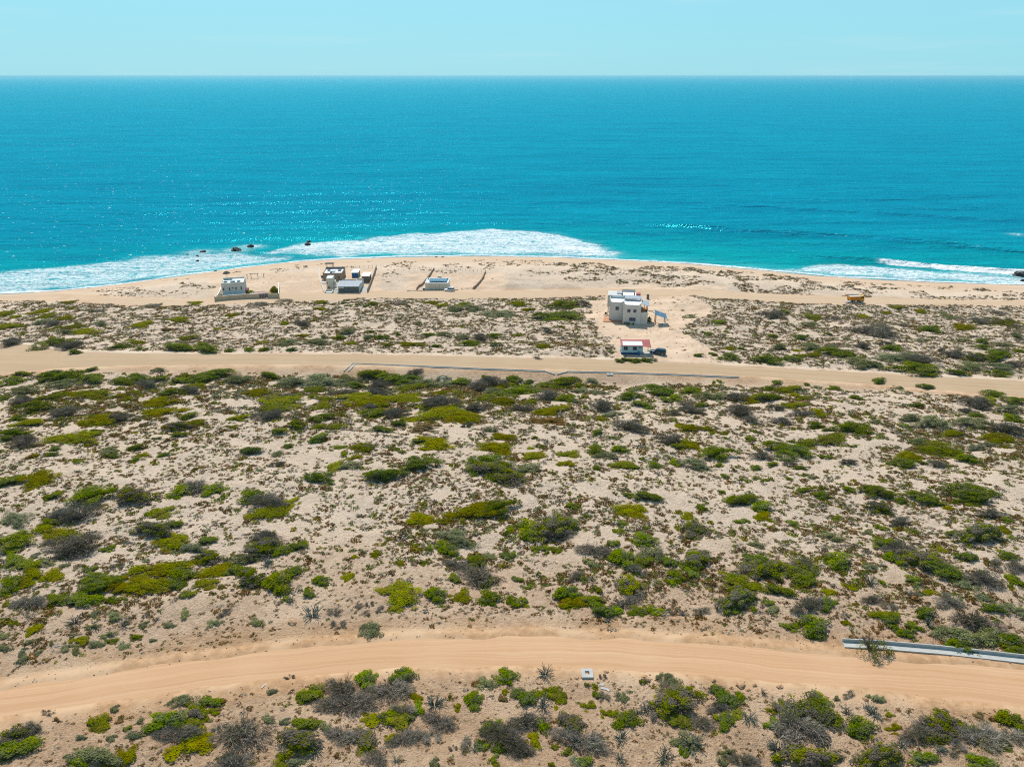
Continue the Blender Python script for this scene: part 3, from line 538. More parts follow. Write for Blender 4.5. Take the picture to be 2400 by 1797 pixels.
# ---------------------------------------------------------------- vegetation: where the photograph shows each shrub
# tile origin (x, y), scale, then "x y width height kind" in the tile's own pixels
TRACE = {
 (0, 1100, 2.376): """200 60 220 120 o;60 70 130 90 g;530 150 240 130 g;740 160 230 130 m;1000 125 130 100 g;1090 95 150 110 d;1185 110 120 90 g;900 250 150 90 o;870 330 240 100 m;960 310 90 60 g;1400 150 160 90 g;1480 245 220 130 o;1490 180 190 100 d;1600 205 100 130 o;110 275 180 70 s;430 250 240 90 d;270 300 120 60 g;80 400 200 120 g;310 360 260 120 o;410 420 280 130 d;55 520 110 110 g;140 540 110 90 g;60 640 130 130 g;160 600 180 110 o;290 600 150 100 o;300 150 100 60 g;590 445 70 50 g;510 555 70 50 g;650 545 60 40 d;185 480 50 40 s;350 535 50 40 s;245 515 100 45 s;990 420 230 90 o;1150 400 100 60 g;1080 440 150 70 s;560 640 210 100 g;530 600 130 80 g;650 650 190 110 o;880 560 290 130 o;840 665 290 120 o;1000 600 180 110 g;1170 580 210 120 o;1180 490 170 90 m;1160 645 140 70 o;960 650 130 90 g;1050 695 80 60 g;1440 450 270 120 m;1460 395 200 100 d;1570 450 120 80 g;1670 430 120 70 g;1360 500 160 60 s;1330 570 150 80 g;1400 600 170 110 m;1555 635 185 140 g;1630 570 110 80 g;1490 520 90 60 c;290 735 110 90 g;430 735 165 120 g;165 740 140 90 d;540 730 80 60 g;35 760 70 40 o;630 730 90 50 g;415 840 110 100 c;205 885 90 70 o;690 860 80 80 c;650 820 100 60 s;870 835 50 70 c;75 850 70 30 o;535 805 60 45 s;520 875 70 40 s;30 915 70 50 s;790 865 70 50 s;935 865 70 50 s;1025 800 70 55 s;1260 795 70 50 d;1200 855 70 55 s;1440 840 90 50 s;1550 745 40 30 d;1620 730 70 70 c;1740 800 130 120 c;1700 695 90 55 g;1860 795 70 60 d;1880 860 80 50 d;1790 620 110 65 g;160 960 80 40 s;120 1020 60 45 s;140 1060 80 50 s;25 1000 80 60 s;440 955 100 50 o;360 990 70 50 s;525 970 80 60 s;420 1005 80 40 s;615 955 60 40 g;605 920 80 40 s;700 970 80 60 s;760 940 80 40 g;845 950 40 30 s;285 965 40 25 s;220 1020 40 35 s;265 1355 50 30 d;320 1390 30 20 b;630 1333 50 40 s;555 1415 150 80 o;670 1390 50 40 b;790 1400 40 35 s;715 1440 40 35 g;755 1465 90 45 s;610 1495 60 40 s;445 1490 50 40 s;190 1435 110 70 d;70 1480 150 100 m;80 1580 190 130 g;570 1600 210 110 s;690 1600 150 110 o;420 1640 100 50 g;390 1605 70 40 s;1030 1280 110 65 s;1160 1300 110 65 g;1195 1345 60 45 o;1235 1293 40 35 b;930 1400 200 120 g;1100 1355 140 80 m;1000 1470 170 100 d;1060 1430 140 80 o;1070 1545 180 140 o""",
 (500, 1560, 4.424): """270 680 390 340 d;30 650 120 240 c;1020 320 260 200 g;1180 400 120 100 g;1330 230 330 260 d;1400 390 400 260 d;1590 150 220 180 g;1600 240 110 110 o;1980 120 260 160 g;1830 260 300 270 d;1640 540 150 110 o;1830 570 320 200 o;1760 530 130 180 c;2090 480 120 150 g;1960 470 200 150 d;900 640 280 130 g;870 790 420 240 m;1060 860 190 190 c;700 980 200 130 o;820 1000 170 90 s;1140 630 120 110 s;1330 720 240 190 d;1560 770 220 240 m;1720 950 220 170 d;1900 980 110 110 c;1970 760 220 190 d;2150 760 160 230 d;240 980 400 170 d;1850 740 110 80 o;590 530 130 80 s;720 580 130 70 s;590 270 80 80 s;800 115 80 50 d;1270 920 50 50 b;85 375 70 60 o;2120 340 130 100 o""",
 (1000, 1560, 4.424): """80 380 220 250 c;130 580 240 190 d;60 740 150 230 d;500 170 90 70 b;635 195 150 150 s;820 105 210 150 g;490 370 190 180 g;1230 70 180 140 c;970 290 180 110 s;990 370 220 180 g;1210 400 200 210 c;1280 310 260 150 o;1370 370 110 130 o;790 335 90 70 b;810 265 60 60 o;320 415 60 70 o;1000 570 330 190 d;1190 620 140 130 g;700 640 260 120 g;800 740 440 260 d;910 800 200 220 c;1100 770 130 190 o;580 830 130 150 g;500 850 120 220 c;390 830 120 170 d;730 880 120 130 g;280 850 70 60 d;680 985 90 80 o;1480 600 260 210 m;1600 780 380 240 d;1540 800 160 170 c;1740 770 200 170 c;1330 840 80 50 o;1450 900 90 80 g;1650 990 140 120 g;1560 960 140 120 s;1670 430 120 90 o;1840 310 100 110 d;1755 300 70 70 g;1735 205 80 50 o;1660 195 40 50 g;2010 290 110 120 s;1850 500 100 80 o;2040 550 240 210 g;2180 480 150 280 c;2010 740 180 190 c;2000 960 160 170 c;1820 110 60 60 d;60 1010 110 100 s;1290 1030 70 50 o""",
 (1500, 1560, 4.424): """20 170 50 50 g;310 135 170 140 s;70 440 160 190 c;170 540 110 110 d;460 420 430 330 m;400 560 220 150 o;640 580 180 170 d;820 350 270 220 g;780 250 140 70 d;830 420 200 100 d;1045 350 100 110 g;870 560 180 180 g;1010 490 110 100 o;1130 530 180 170 c;1280 270 90 150 c;1440 400 120 110 d;1720 500 430 420 m;1660 600 380 330 d;1900 420 200 230 g;1360 610 130 120 g;1510 640 200 190 d;1380 470 100 60 o;530 800 260 240 c;520 790 240 170 s;450 900 80 110 g;250 930 230 220 c;910 900 130 80 s;840 970 90 90 s;1090 990 250 120 d;1420 860 220 200 c;1740 960 420 190 m;1410 990 60 60 g;2160 300 120 50 d""",
 (1950, 1560, 4.916): """180 530 140 140 c;470 540 230 220 c;670 575 80 70 o;360 730 340 230 g;480 1040 520 270 m;820 910 170 190 c;1110 690 490 380 m;1000 800 300 250 d;1240 960 160 190 c;1430 960 200 150 d;1700 830 400 380 d;1560 740 220 150 g;1900 930 260 240 o;2070 640 300 220 g;2120 820 200 280 d;1690 565 120 70 b;1820 605 80 50 b;1060 1080 260 160 g;1700 1120 320 100 g;710 735 160 70 o;1430 900 120 150 c;500 380 170 70 s;60 370 80 40 s;60 1050 130 110 s""",
 (800, 1100, 2.376): """230 40 220 50 g;880 25 320 70 m;440 280 170 85 o;720 240 300 120 o;880 215 220 90 g;640 380 200 90 s;560 420 100 60 g;600 450 120 80 g;485 445 40 60 g;1060 340 160 130 g;1180 310 250 160 m;1200 370 170 90 d;1280 300 80 80 g;930 350 60 60 g;1140 445 60 45 g;1200 450 60 50 g;1075 440 50 50 g;935 480 80 60 g;830 470 70 50 s;190 470 90 45 o;75 490 40 30 o;115 455 40 30 s;325 520 50 40 o;45 595 80 55 o;745 510 120 80 g;760 590 200 160 d;640 530 120 85 d;820 630 110 80 g;610 605 90 60 g;670 710 130 75 o;820 715 150 95 g;530 700 145 92 g;310 695 240 150 o;960 738 90 75 g;1045 655 50 40 g;985 612 70 40 g;1580 220 220 100 o;1290 205 80 40 g;1560 305 60 40 g;1535 345 50 35 g;1590 140 60 30 g;1700 155 150 50 g;1690 325 40 25 g;1370 262 40 25 g;950 290 50 30 b;1435 355 30 25 b;1410 450 150 95 d;1520 410 70 50 g;1680 390 150 85 g;1570 500 170 120 g;1730 470 160 100 s;1700 515 120 85 g;1800 520 120 80 g;1630 550 110 65 d;1860 590 100 80 g;1850 640 60 50 g;1620 640 150 120 m;1390 525 80 45 s;1415 665 60 60 m;1310 600 90 65 d;1340 600 50 50 g;1265 690 180 75 g;1290 740 190 65 o;1250 755 90 55 o;1415 785 180 95 g;1380 730 120 60 g;1580 745 150 85 d;1535 800 80 70 g;1650 790 110 85 g;1740 790 80 65 g;178 895 118 112 s;100 760 40 45 d;155 750 40 40 d;210 775 40 40 d;140 800 40 35 d;1870 795 80 60 d""",
 (1600, 1100, 2.376): """60 330 140 130 m;30 260 70 70 o;100 215 70 45 g;220 130 50 25 g;320 180 200 80 g;450 210 140 80 g;440 260 120 70 o;670 120 80 40 g;770 145 100 55 g;930 112 80 35 g;1090 130 180 65 g;1610 140 300 70 g;1620 190 100 45 o;1090 215 160 65 m;1210 175 90 40 g;1330 160 180 40 g;620 305 60 45 g;320 290 60 30 g;855 270 60 30 g;1210 295 120 65 d;1215 330 70 40 o;1700 245 140 65 d;1800 285 60 45 g;1480 220 70 40 o;1620 355 290 105 m;1500 360 90 40 g;1770 340 100 55 o;850 380 120 50 s;420 420 90 50 s;1100 325 60 40 g;1045 350 60 40 s;1130 420 150 90 g;1220 440 180 100 d;1180 500 120 90 g;1340 500 240 140 m;1440 560 220 115 g;1580 500 130 75 g;1440 450 90 40 o;1800 480 120 55 g;1730 520 80 55 d;1870 540 110 80 d;880 510 190 100 g;820 520 60 85 g;1050 545 70 50 s;1050 620 90 85 c;1125 640 40 50 g;1285 618 80 55 g;90 510 210 125 m;30 580 100 105 g;400 510 140 85 g;460 560 220 140 m;670 585 205 150 g;690 540 140 95 d;290 640 290 125 o;290 720 240 115 m;530 680 160 75 g;280 600 90 50 g;200 770 80 90 c;100 790 90 65 d;270 780 70 60 g;515 785 70 60 s;480 740 60 50 g;390 775 40 40 g;700 760 180 95 d;790 745 110 85 g;750 880 200 130 g;590 875 90 65 g;820 680 80 45 o;930 650 80 50 o;1040 725 120 50 d;910 860 60 40 o;905 815 40 40 d;1120 810 150 65 o;1160 840 110 75 g;1170 870 60 50 g;1240 915 100 60 g;1280 880 90 60 g;1360 800 130 65 g;1370 850 80 80 c;1150 765 80 50 d;1490 730 140 90 d;1610 840 220 110 d;1720 770 120 60 g;1830 780 120 75 s;1690 610 190 85 d;1580 640 100 65 s;1670 700 90 55 s;1860 620 90 90 g;1380 690 80 45 o;1280 690 60 40 d;1560 930 230 100 s;1720 930 220 95 s;1810 955 190 80 g;1550 985 180 50 g;1840 1005 130 55 g;1470 900 130 65 s""",
 (0, 850, 2.765): """60 130 180 80 g;140 75 110 40 g;330 90 160 85 g;470 80 200 90 g;600 110 180 80 g;600 45 80 40 g;430 140 200 60 s;180 180 200 45 s;780 130 150 80 g;900 100 160 60 g;960 145 160 55 d;1030 110 120 65 g;1040 50 100 30 s;1160 120 120 55 g;1250 150 150 55 o;1300 110 200 75 g;1410 80 220 75 g;1540 110 160 65 s;1740 85 140 45 g;1600 100 80 40 s;1860 130 240 70 s;2050 120 300 100 s;2070 180 180 55 o;2170 200 80 65 d;580 200 260 70 o;480 200 120 40 o;30 230 80 50 g;140 250 160 45 d;340 220 180 30 o;880 195 110 35 o;990 180 80 30 o;1100 190 140 45 g;760 220 120 35 o;820 235 100 25 o;1240 180 150 40 d;1040 260 260 55 o;1070 320 250 55 o;220 290 240 55 g;430 325 180 45 d;130 360 120 55 g;390 365 60 25 g;160 395 200 38 o;690 385 320 65 o;790 360 160 45 d;600 350 80 30 g;1850 260 340 80 o;1790 300 200 55 o;1740 345 180 52 d;2080 230 160 45 o;2100 280 140 60 o;1650 200 200 50 o;1850 225 120 25 d;1300 390 170 36 o;1240 345 130 28 g;1150 410 150 36 m;1160 470 100 36 g;2100 360 160 36 g;1930 405 150 36 g;2140 415 170 36 o;1820 445 120 32 g;1540 355 120 28 o;1020 490 60 25 g;90 470 220 60 g;150 515 200 45 d;370 490 240 60 o;560 485 260 50 o;600 450 100 30 g;1510 415 80 20 o;350 560 80 25 g;210 605 100 28 o;335 595 90 32 g;500 640 70 35 g;730 580 160 55 s;705 605 100 38 g;870 630 70 40 g;920 600 120 36 o;1060 598 90 30 g;890 550 120 32 g;1600 580 160 52 g;1800 660 100 45 d;1870 540 70 36 g;2070 740 210 55 g;2170 670 100 80 o;2080 490 160 36 g;2190 550 70 45 g;1810 590 80 45 s;1680 690 60 30 s""",
 (800, 850, 2.765): """60 110 150 85 s;190 80 180 75 g;310 100 180 75 g;430 110 180 65 g;480 65 110 50 d;100 150 130 45 g;240 145 160 45 d;560 130 160 55 s;660 100 80 40 s;470 160 240 45 o;240 185 130 36 o;50 190 100 52 d;220 195 160 32 d;90 230 280 46 o;350 240 330 70 o;260 265 290 55 o;670 200 180 46 o;640 262 230 52 d;560 290 150 30 o;740 255 60 30 o;40 270 90 36 o;190 285 110 36 d;200 330 180 38 g;350 330 150 40 d;230 345 120 28 o;780 120 120 62 g;680 140 100 48 s;900 150 150 70 d;1000 130 180 55 d;1050 150 150 55 o;1120 110 120 55 g;1210 125 80 34 g;930 90 50 30 g;960 190 140 55 s;1130 190 300 62 g;1080 250 200 52 o;1220 255 120 38 o;900 235 200 46 o;860 290 120 24 d;1440 140 270 80 g;1330 155 110 55 g;1630 115 80 42 s;1550 150 80 48 g;1580 185 120 52 s;1680 200 100 40 s;1350 215 170 55 d;1450 230 150 72 g;1170 297 110 34 d;1520 250 100 38 s;1370 310 240 65 o;1350 380 190 38 b;1700 280 170 50 d;1780 290 60 38 o;1580 290 50 30 g;600 342 390 55 o;860 372 260 60 o;450 365 100 28 o;350 400 120 46 g;250 435 130 55 g;530 422 170 38 b;820 402 80 24 d;980 430 90 30 s;1070 490 180 44 o;590 525 280 62 o;500 510 100 45 g;170 560 190 52 o;180 545 110 28 s;970 540 250 52 o;1060 590 110 60 o;340 560 60 28 g;390 575 50 28 g;90 615 90 24 o;20 600 50 55 g;1250 605 170 52 o;940 632 240 80 g;1280 540 70 24 g;1230 555 50 28 o;1250 485 60 24 g;520 650 240 60 g;80 660 140 45 s;340 715 110 52 g;230 740 140 46 g;980 690 280 85 s;860 720 80 48 g;1060 738 200 62 g;1230 680 170 45 s;820 680 70 46 s;950 745 60 55 g;1490 595 150 55 o;1640 570 140 62 g;1810 560 130 55 g;1730 600 150 52 s;1470 655 120 45 o;1640 540 70 38 g;1800 667 200 60 o;1650 682 70 34 g;1910 680 60 30 g;1860 415 210 60 d;1670 450 110 36 g;1750 485 60 24 g;1680 365 100 36 o;1760 335 120 32 s;2060 185 220 75 g;1920 175 80 30 s;1850 215 170 46 g;2090 245 90 52 g;1930 270 120 52 g;1990 290 70 38 g;2170 230 90 55 g;2170 330 100 38 d;2120 495 170 52 d;2170 550 110 52 g;1950 620 40 30 g;2030 665 110 38 g;2170 650 80 62 g;2190 415 50 52 o""",
 (1600, 850, 2.765): """60 180 140 72 g;150 215 150 62 s;250 220 150 62 s;350 225 140 55 d;430 235 130 55 o;540 230 180 62 g;130 275 100 38 g;30 260 90 52 d;70 312 150 46 d;200 128 30 28 g;248 125 40 28 g;550 170 110 46 g;620 130 80 38 g;690 170 180 46 o;720 210 100 28 o;800 140 50 24 g;880 160 60 30 s;980 165 80 46 g;1280 118 120 24 g;1560 160 120 46 g;1410 165 50 38 s;790 235 130 36 o;1120 225 90 28 g;720 275 170 36 o;610 297 110 38 d;380 312 190 36 d;440 370 120 32 d;770 330 130 32 d;870 320 140 52 o;660 380 120 24 d;1880 260 200 90 d;1960 240 130 60 o;2010 205 160 38 g;2150 250 140 62 g;1830 310 100 46 d;1900 340 100 38 g;2120 310 180 55 s;1510 280 100 36 g;1270 385 80 38 s;850 405 120 28 g;1100 422 240 60 g;930 435 70 24 g;1500 360 160 55 s;1640 385 240 72 s;1440 410 60 42 g;1860 390 200 80 s;2160 370 140 90 g;2080 430 200 55 d;1730 465 180 55 o;2090 495 260 62 o;80 425 180 52 o;40 540 130 90 o;270 455 80 24 o;435 495 60 34 g;460 445 50 20 g;920 505 310 88 o;610 545 200 55 g;720 580 240 62 g;500 600 150 38 d;230 590 240 70 g;90 660 190 80 s;230 665 60 34 g;580 660 80 38 g;470 680 90 38 g;700 660 80 46 d;760 680 80 38 g;920 610 70 38 g;700 510 50 28 g;1110 540 50 24 g;1740 575 350 120 o;1850 625 160 52 g;1420 605 200 55 o;1440 655 190 36 g;1540 650 80 36 g;1650 655 120 46 d;1720 670 50 28 g;1080 645 100 32 d;1910 550 110 36 s;1340 655 50 28 g;1980 530 100 28 s;1540 515 140 46 s;270 735 60 34 g;690 755 60 28 g;470 750 50 24 g;530 762 40 24 g;380 755 40 24 g""",
 (0, 690, 2.765): """40 130 120 55 o;90 148 90 36 o;245 115 150 55 o;330 145 140 55 o;440 155 120 46 o;350 190 110 46 d;290 180 110 46 s;90 205 180 52 o;140 257 110 26 o;440 215 160 46 o;420 245 110 36 s;520 245 240 42 o;450 50 75 26 o;455 90 45 20 o;655 190 95 42 s;915 190 120 55 o;1175 165 160 32 o;1505 132 75 38 o;1070 232 75 32 b;875 308 145 38 o;1245 282 155 34 o;340 322 230 26 g;455 335 160 28 d;465 378 110 42 g;790 342 140 26 g;905 352 70 20 g;70 315 150 40 d;340 283 60 22 o;1090 275 50 20 s;1150 350 220 46 g;1340 350 190 50 g;1490 362 80 26 g;1620 360 90 30 g;1710 357 80 30 g;1900 357 90 30 g;1875 315 160 36 s;2050 312 140 26 o;1700 312 70 28 o;1840 188 85 36 o;1955 190 110 46 d;2075 95 75 18 o;1265 55 130 18 o;2060 55 120 34 o;1840 38 140 26 d;1680 55 130 26 d;1410 225 60 20 o;1960 268 90 22 o;2190 280 90 36 g;1830 292 55 16 o;990 70 130 30 d;1040 62 30 26 s;620 100 160 32 d""",
 (700, 690, 2.765): """140 93 80 18 o;290 55 60 18 g;320 72 60 18 g;380 65 50 16 g;485 60 80 25 g;440 75 60 16 g;660 50 130 26 d;850 52 120 28 o;940 68 80 25 o;1065 60 110 32 g;1000 100 150 45 s;1110 90 160 45 s;1200 62 70 22 d;1320 130 260 62 s;1440 62 170 28 o;1490 95 90 22 o;1700 68 220 32 g;1840 62 90 18 d;1570 140 130 32 g;1700 150 300 50 g;1600 225 85 32 d;1690 210 70 16 o;780 190 65 36 s;105 165 40 20 o;340 240 130 22 s;450 247 80 22 g;250 282 85 25 o;40 270 80 22 o;170 275 70 25 s;440 282 110 28 s;540 280 120 28 g;630 257 70 16 g;120 312 170 26 s;320 318 110 22 o;585 328 80 22 g;735 325 160 34 o;900 337 80 22 g;840 268 110 28 g;940 262 110 32 s;1050 278 120 28 s;1170 280 120 22 d;1270 272 120 25 g;1120 320 150 42 g;1265 325 90 38 m;1590 337 140 32 o;1430 265 80 26 o;2030 370 50 26 s;1715 285 50 20 d;1545 410 50 18 d;2060 432 80 30 g;2120 425 80 32 g;2180 430 90 34 g;2250 425 80 30 g;2300 420 60 24 s""",
 (1600, 690, 2.765): """570 132 190 55 d;660 115 60 36 g;820 150 130 55 o;960 155 90 40 d;830 200 110 50 s;1160 145 90 40 o;1230 235 280 95 d;1430 200 70 36 d;1590 225 150 65 g;1310 120 90 26 o;1550 110 110 34 o;1400 82 90 25 o;1730 135 110 55 s;1830 160 60 46 d;1850 220 140 65 o;1940 175 100 55 d;2050 115 110 46 d;2090 185 160 90 m;1555 300 85 40 s;1165 335 110 40 d;1320 322 90 32 d;1840 298 70 36 s;1930 305 110 36 g;1880 275 50 25 d;1680 360 60 20 d;60 148 90 40 s;240 185 90 45 g;160 255 55 25 g;290 245 35 22 g;580 270 80 25 g;770 278 110 25 g;945 258 45 22 g;1075 292 45 32 s;300 355 80 38 o;380 352 60 20 g;295 410 150 55 g;110 395 80 20 g;190 390 60 32 g;560 425 190 45 g;710 420 120 45 g;640 340 140 26 s;740 365 60 22 o;850 340 150 55 s;830 395 160 44 o;1010 385 230 72 g;950 360 180 45 s;1130 440 220 45 s;1240 460 130 36 s;1350 350 150 28 g;1330 410 220 62 s;1480 410 290 62 s;1560 430 180 45 d;1500 480 300 45 g;1770 512 140 30 g;1740 390 140 40 d;1860 400 180 55 m;2010 395 210 45 g;1950 345 110 32 g;2080 330 130 46 s;2060 370 130 46 s;1880 470 240 55 s;2080 480 220 55 s;2040 515 150 36 g;2150 460 120 46 d;2190 370 70 45 g;2160 270 100 46 s""",
}
SHR = []
for (ox, oy, sc_), txt in TRACE.items():
    for it in txt.split(';'):
        a = it.split(); SHR.append((ox + float(a[0]) / sc_, oy + float(a[1]) / sc_, float(a[2]) / sc_, float(a[3]) / sc_, a[4]))
HK = {'g': (.42, .3, 1.8), 'o': (.20, .2, .85), 's': (.42, .3, 1.5), 'd': (.55, .35, 2.1), 'm': (.48, .4, 1.9), 'b': (.4, .2, .8), 'c': (1.0, .6, 2.6)}
spx = np.array([s[0] for s in SHR]); spy = np.array([s[1] for s in SHR])
_x, _y = unproject(spx, spy, H); _z = H(_x, _y); _pp = FPX / (_y * _cp + (CAMZ - _z) * _sp); _dep = np.arctan2(CAMZ - _z, _y)
_hh = np.array([np.clip(HK[s[4]][0] * s[2] / 2 / p_, HK[s[4]][1], HK[s[4]][2]) for s, p_ in zip(SHR, _pp)])
_x, _y = unproject(spx, spy + .33 * _hh * _pp * np.cos(_dep), H); _z = H(_x, _y); _pp = FPX / (_y * _cp + (CAMZ - _z) * _sp); _dep = np.arctan2(CAMZ - _z, _y)

NAMES = {'g': ('leafy_shrub', 'green shrub'), 'o': ('mat_shrub', 'olive mat'), 's': ('sage_shrub', 'sage shrub'), 'd': ('dry_shrub', 'dry shrub'),
         'm': ('mixed_shrub', 'half-dry shrub'), 'b': ('rusty_shrub', 'rusty shrub'), 'c': ('spiny_cactus', 'spiky cactus')}
ORD = ['', 'second', 'third', 'fourth', 'fifth', 'sixth', 'seventh', 'eighth', 'ninth', 'tenth', 'eleventh', 'twelfth', 'thirteenth', 'fourteenth', 'fifteenth', 'sixteenth', 'seventeenth', 'eighteenth', 'nineteenth', 'twentieth'] + ['twenty-' + w for w in ('first', 'second', 'third', 'fourth', 'fifth', 'sixth', 'seventh', 'eighth', 'ninth')] + ['thirtieth'] + ['thirty-' + w for w in ('first', 'second', 'third', 'fourth', 'fifth', 'sixth', 'seventh', 'eighth', 'ninth')]
ORD[0] = 'first'
def zone(x, y):
    a = float(road_d(NEAR, x, y)[0]); b = float(road_d(MID, x, y)[0]); c = float(road_d(FAR, x, y)[0])
    if a < -11.5: return 'well landward of the near road'
    if a < 0: return 'on the near road\'s landward verge'
    if a < 10: return 'on the near road\'s seaward verge'
    if b < -66: return 'in the scrub just beyond the near road'
    if b < -46: return 'in the lower scrub belt between the roads'
    if b < -28: return 'in the upper scrub belt between the roads'
    if b < 0: return 'in the thicket below the middle road'
    if b < 22: return 'on the middle road\'s seaward side'
    if c < -30: return 'on the dunes seaward of the middle road'
    return 'on the dune crest above the beach road'
recs = []
for i, s in enumerate(SHR):
    rx = s[2] / 2 / _pp[i]; hh = float(_hh[i])
    ry = (s[3] / _pp[i] - .62 * hh * math.cos(_dep[i])) / (2 * math.sin(_dep[i])); ry = float(np.clip(ry, .6 * rx, 1.7 * rx))
    za = zone(float(_x[i]), float(_y[i]))
    if 'crest' in za: hh = min(hh, .55)
    if 'landward' in za: rx *= 1.18; ry *= 1.15; hh *= 1.12
    recs.append(dict(k=s[4], x=float(_x[i]), y=float(_y[i]), z=float(_z[i]), rx=float(rx), ry=ry, h=hh, px=s[2]))
by = {}
for r in recs:
    r['size'] = 'small' if r['rx'] < 1.0 else ('mid-sized' if r['rx'] < 2.1 else 'broad'); r['zone'] = zone(r['x'], r['y'])
    by.setdefault((r['k'], r['size'], r['zone']), []).append(r)
for (k, sz, zn), L in by.items():
    L.sort(key=lambda r: r['x'])
    for j, r in enumerate(L):
        lead = f'{sz} {NAMES[k][1]} {zn}'
        r['label'] = ('lone ' + lead) if len(L) == 1 else (f'{ORD[j]} {lead}, from the turnout side' if j < (len(L) + 1) // 2 else f'{ORD[len(L) - 1 - j]} {lead}, from the truck side')
for i, r in enumerate(recs):
    nm = NAMES[r['k']][0]; sz = 'small' if r['rx'] < 1.1 else ('mid' if r['rx'] < 2.6 else 'big')
    if r['k'] == 'c': sz = 'mid'
    lib = LIB[(r['k'], sz)]; fol, stm = lib[i % len(lib)]
    cat = 'cactus' if r['k'] == 'c' else 'shrub'
    grp = {'g': 'green leafy shrubs', 'o': 'olive mat shrubs', 's': 'sage shrubs', 'd': 'dry twiggy shrubs', 'm': 'half dry shrubs', 'b': 'rusty shrubs', 'c': 'spiky cactus plants'}[r['k']]
    loc = (r['x'], r['y'], r['z'] - .06 * r['h']); scl = (r['rx'] * 1.24, r['ry'] * 1.22, r['h'] * 1.15); rz = random.Random(i).uniform(-.5, .5) + (math.pi if i % 2 else 0)
    if r['k'] == 'c': rz *= 5; scl = (r['rx'] * 1.1, r['rx'] * 1.1, r['h'])
    if r['px'] < 34 or fol is None:
        o = link(nm, fol or stm, None, loc, None, r['label'], cat, grp); o.scale = scl; o.rotation_euler.z = rz
    else:
        o = empty(nm, loc, rz, r['label'], cat, grp); o.scale = scl
        link('foliage', fol, o); link('branches', stm, o)

# ---------------------------------------------------------------- vegetation: low tufts that nobody could count
def tuft_mesh(name, seed, kind, n, leaf, hgt):
    q = np.random.default_rng(seed)
    a = q.uniform(0, 6.283, n); r = np.sqrt(q.random(n)); px, py = r * np.cos(a), r * np.sin(a); pz = np.sqrt(np.clip(1.05 - r ** 2, 0, 1)) * q.uniform(.35, 1, n) * hgt
    c = np.stack([px, py, pz], 1); nrm = np.stack([px, py, .7 + 0 * px], 1) + q.normal(0, .5, (n, 3)); nrm /= np.linalg.norm(nrm, axis=1)[:, None]
    t1 = np.cross(nrm, q.normal(0, 1, (n, 3))); t1 /= np.linalg.norm(t1, axis=1)[:, None]; t2 = np.cross(nrm, t1); s = leaf * q.uniform(.6, 1.4, n)[:, None]
    V = np.stack([c - t1 * s, c + t2 * s * .6, c + t1 * s, c - t2 * s * .6], 1).reshape(-1, 3)
    V[:, 2] = np.maximum(V[:, 2], -.1)
    return mesh_np(name, V, np.arange(len(V)).reshape(-1, 4), FM[kind], False, {'tint': ('FLOAT', np.repeat(q.random(n), 4)), 'dead': ('FLOAT', np.repeat(q.random(n), 4))})
def scatter(name, pts, rot, scl, idx, meshes):
    pc = bpy.data.collections.new(name + ' shapes')
    for i, me in enumerate(meshes): pc.objects.link(bpy.data.objects.new('shape_%02d' % i, me))
    me = bpy.data.meshes.new(name); n = len(pts); me.vertices.add(n); me.vertices.foreach_set('co', np.asarray(pts, np.float32).ravel())
    for an, ty, arr, key in (('turn', 'FLOAT_VECTOR', rot, 'vector'), ('size', 'FLOAT_VECTOR', scl, 'vector'), ('pick', 'INT', idx, 'value')):
        a = me.attributes.new(an, ty, 'POINT'); a.data.foreach_set(key, np.asarray(arr, np.int32 if ty == 'INT' else np.float32).ravel())
    o = link(name, me, kind='stuff')
    ng = bpy.data.node_groups.new(name, 'GeometryNodeTree'); ng.interface.new_socket('Geometry', in_out='INPUT', socket_type='NodeSocketGeometry'); ng.interface.new_socket('Geometry', in_out='OUTPUT', socket_type='NodeSocketGeometry')
    gi = ng.nodes.new('NodeGroupInput'); go = ng.nodes.new('NodeGroupOutput'); m2p = ng.nodes.new('GeometryNodeMeshToPoints'); ip = ng.nodes.new('GeometryNodeInstanceOnPoints'); ci = ng.nodes.new('GeometryNodeCollectionInfo')
    ci.inputs['Collection'].default_value = pc; ci.inputs['Separate Children'].default_value = True; ci.inputs['Reset Children'].default_value = True
    def na(nm, dt):
        x = ng.nodes.new('GeometryNodeInputNamedAttribute'); x.data_type = dt; x.inputs['Name'].default_value = nm; return x.outputs['Attribute']
    L = ng.links.new; L(gi.outputs[0], m2p.inputs['Mesh']); L(m2p.outputs[0], ip.inputs['Points']); L(ci.outputs[0], ip.inputs['Instance']); ip.inputs['Pick Instance'].default_value = True
    L(na('pick', 'INT'), ip.inputs['Instance Index']); L(na('turn', 'FLOAT_VECTOR'), ip.inputs['Rotation']); L(na('size', 'FLOAT_VECTOR'), ip.inputs['Scale']); L(ip.outputs[0], go.inputs[0])
    md = o.modifiers.new('scatter', 'NODES'); md.node_group = ng
    return o
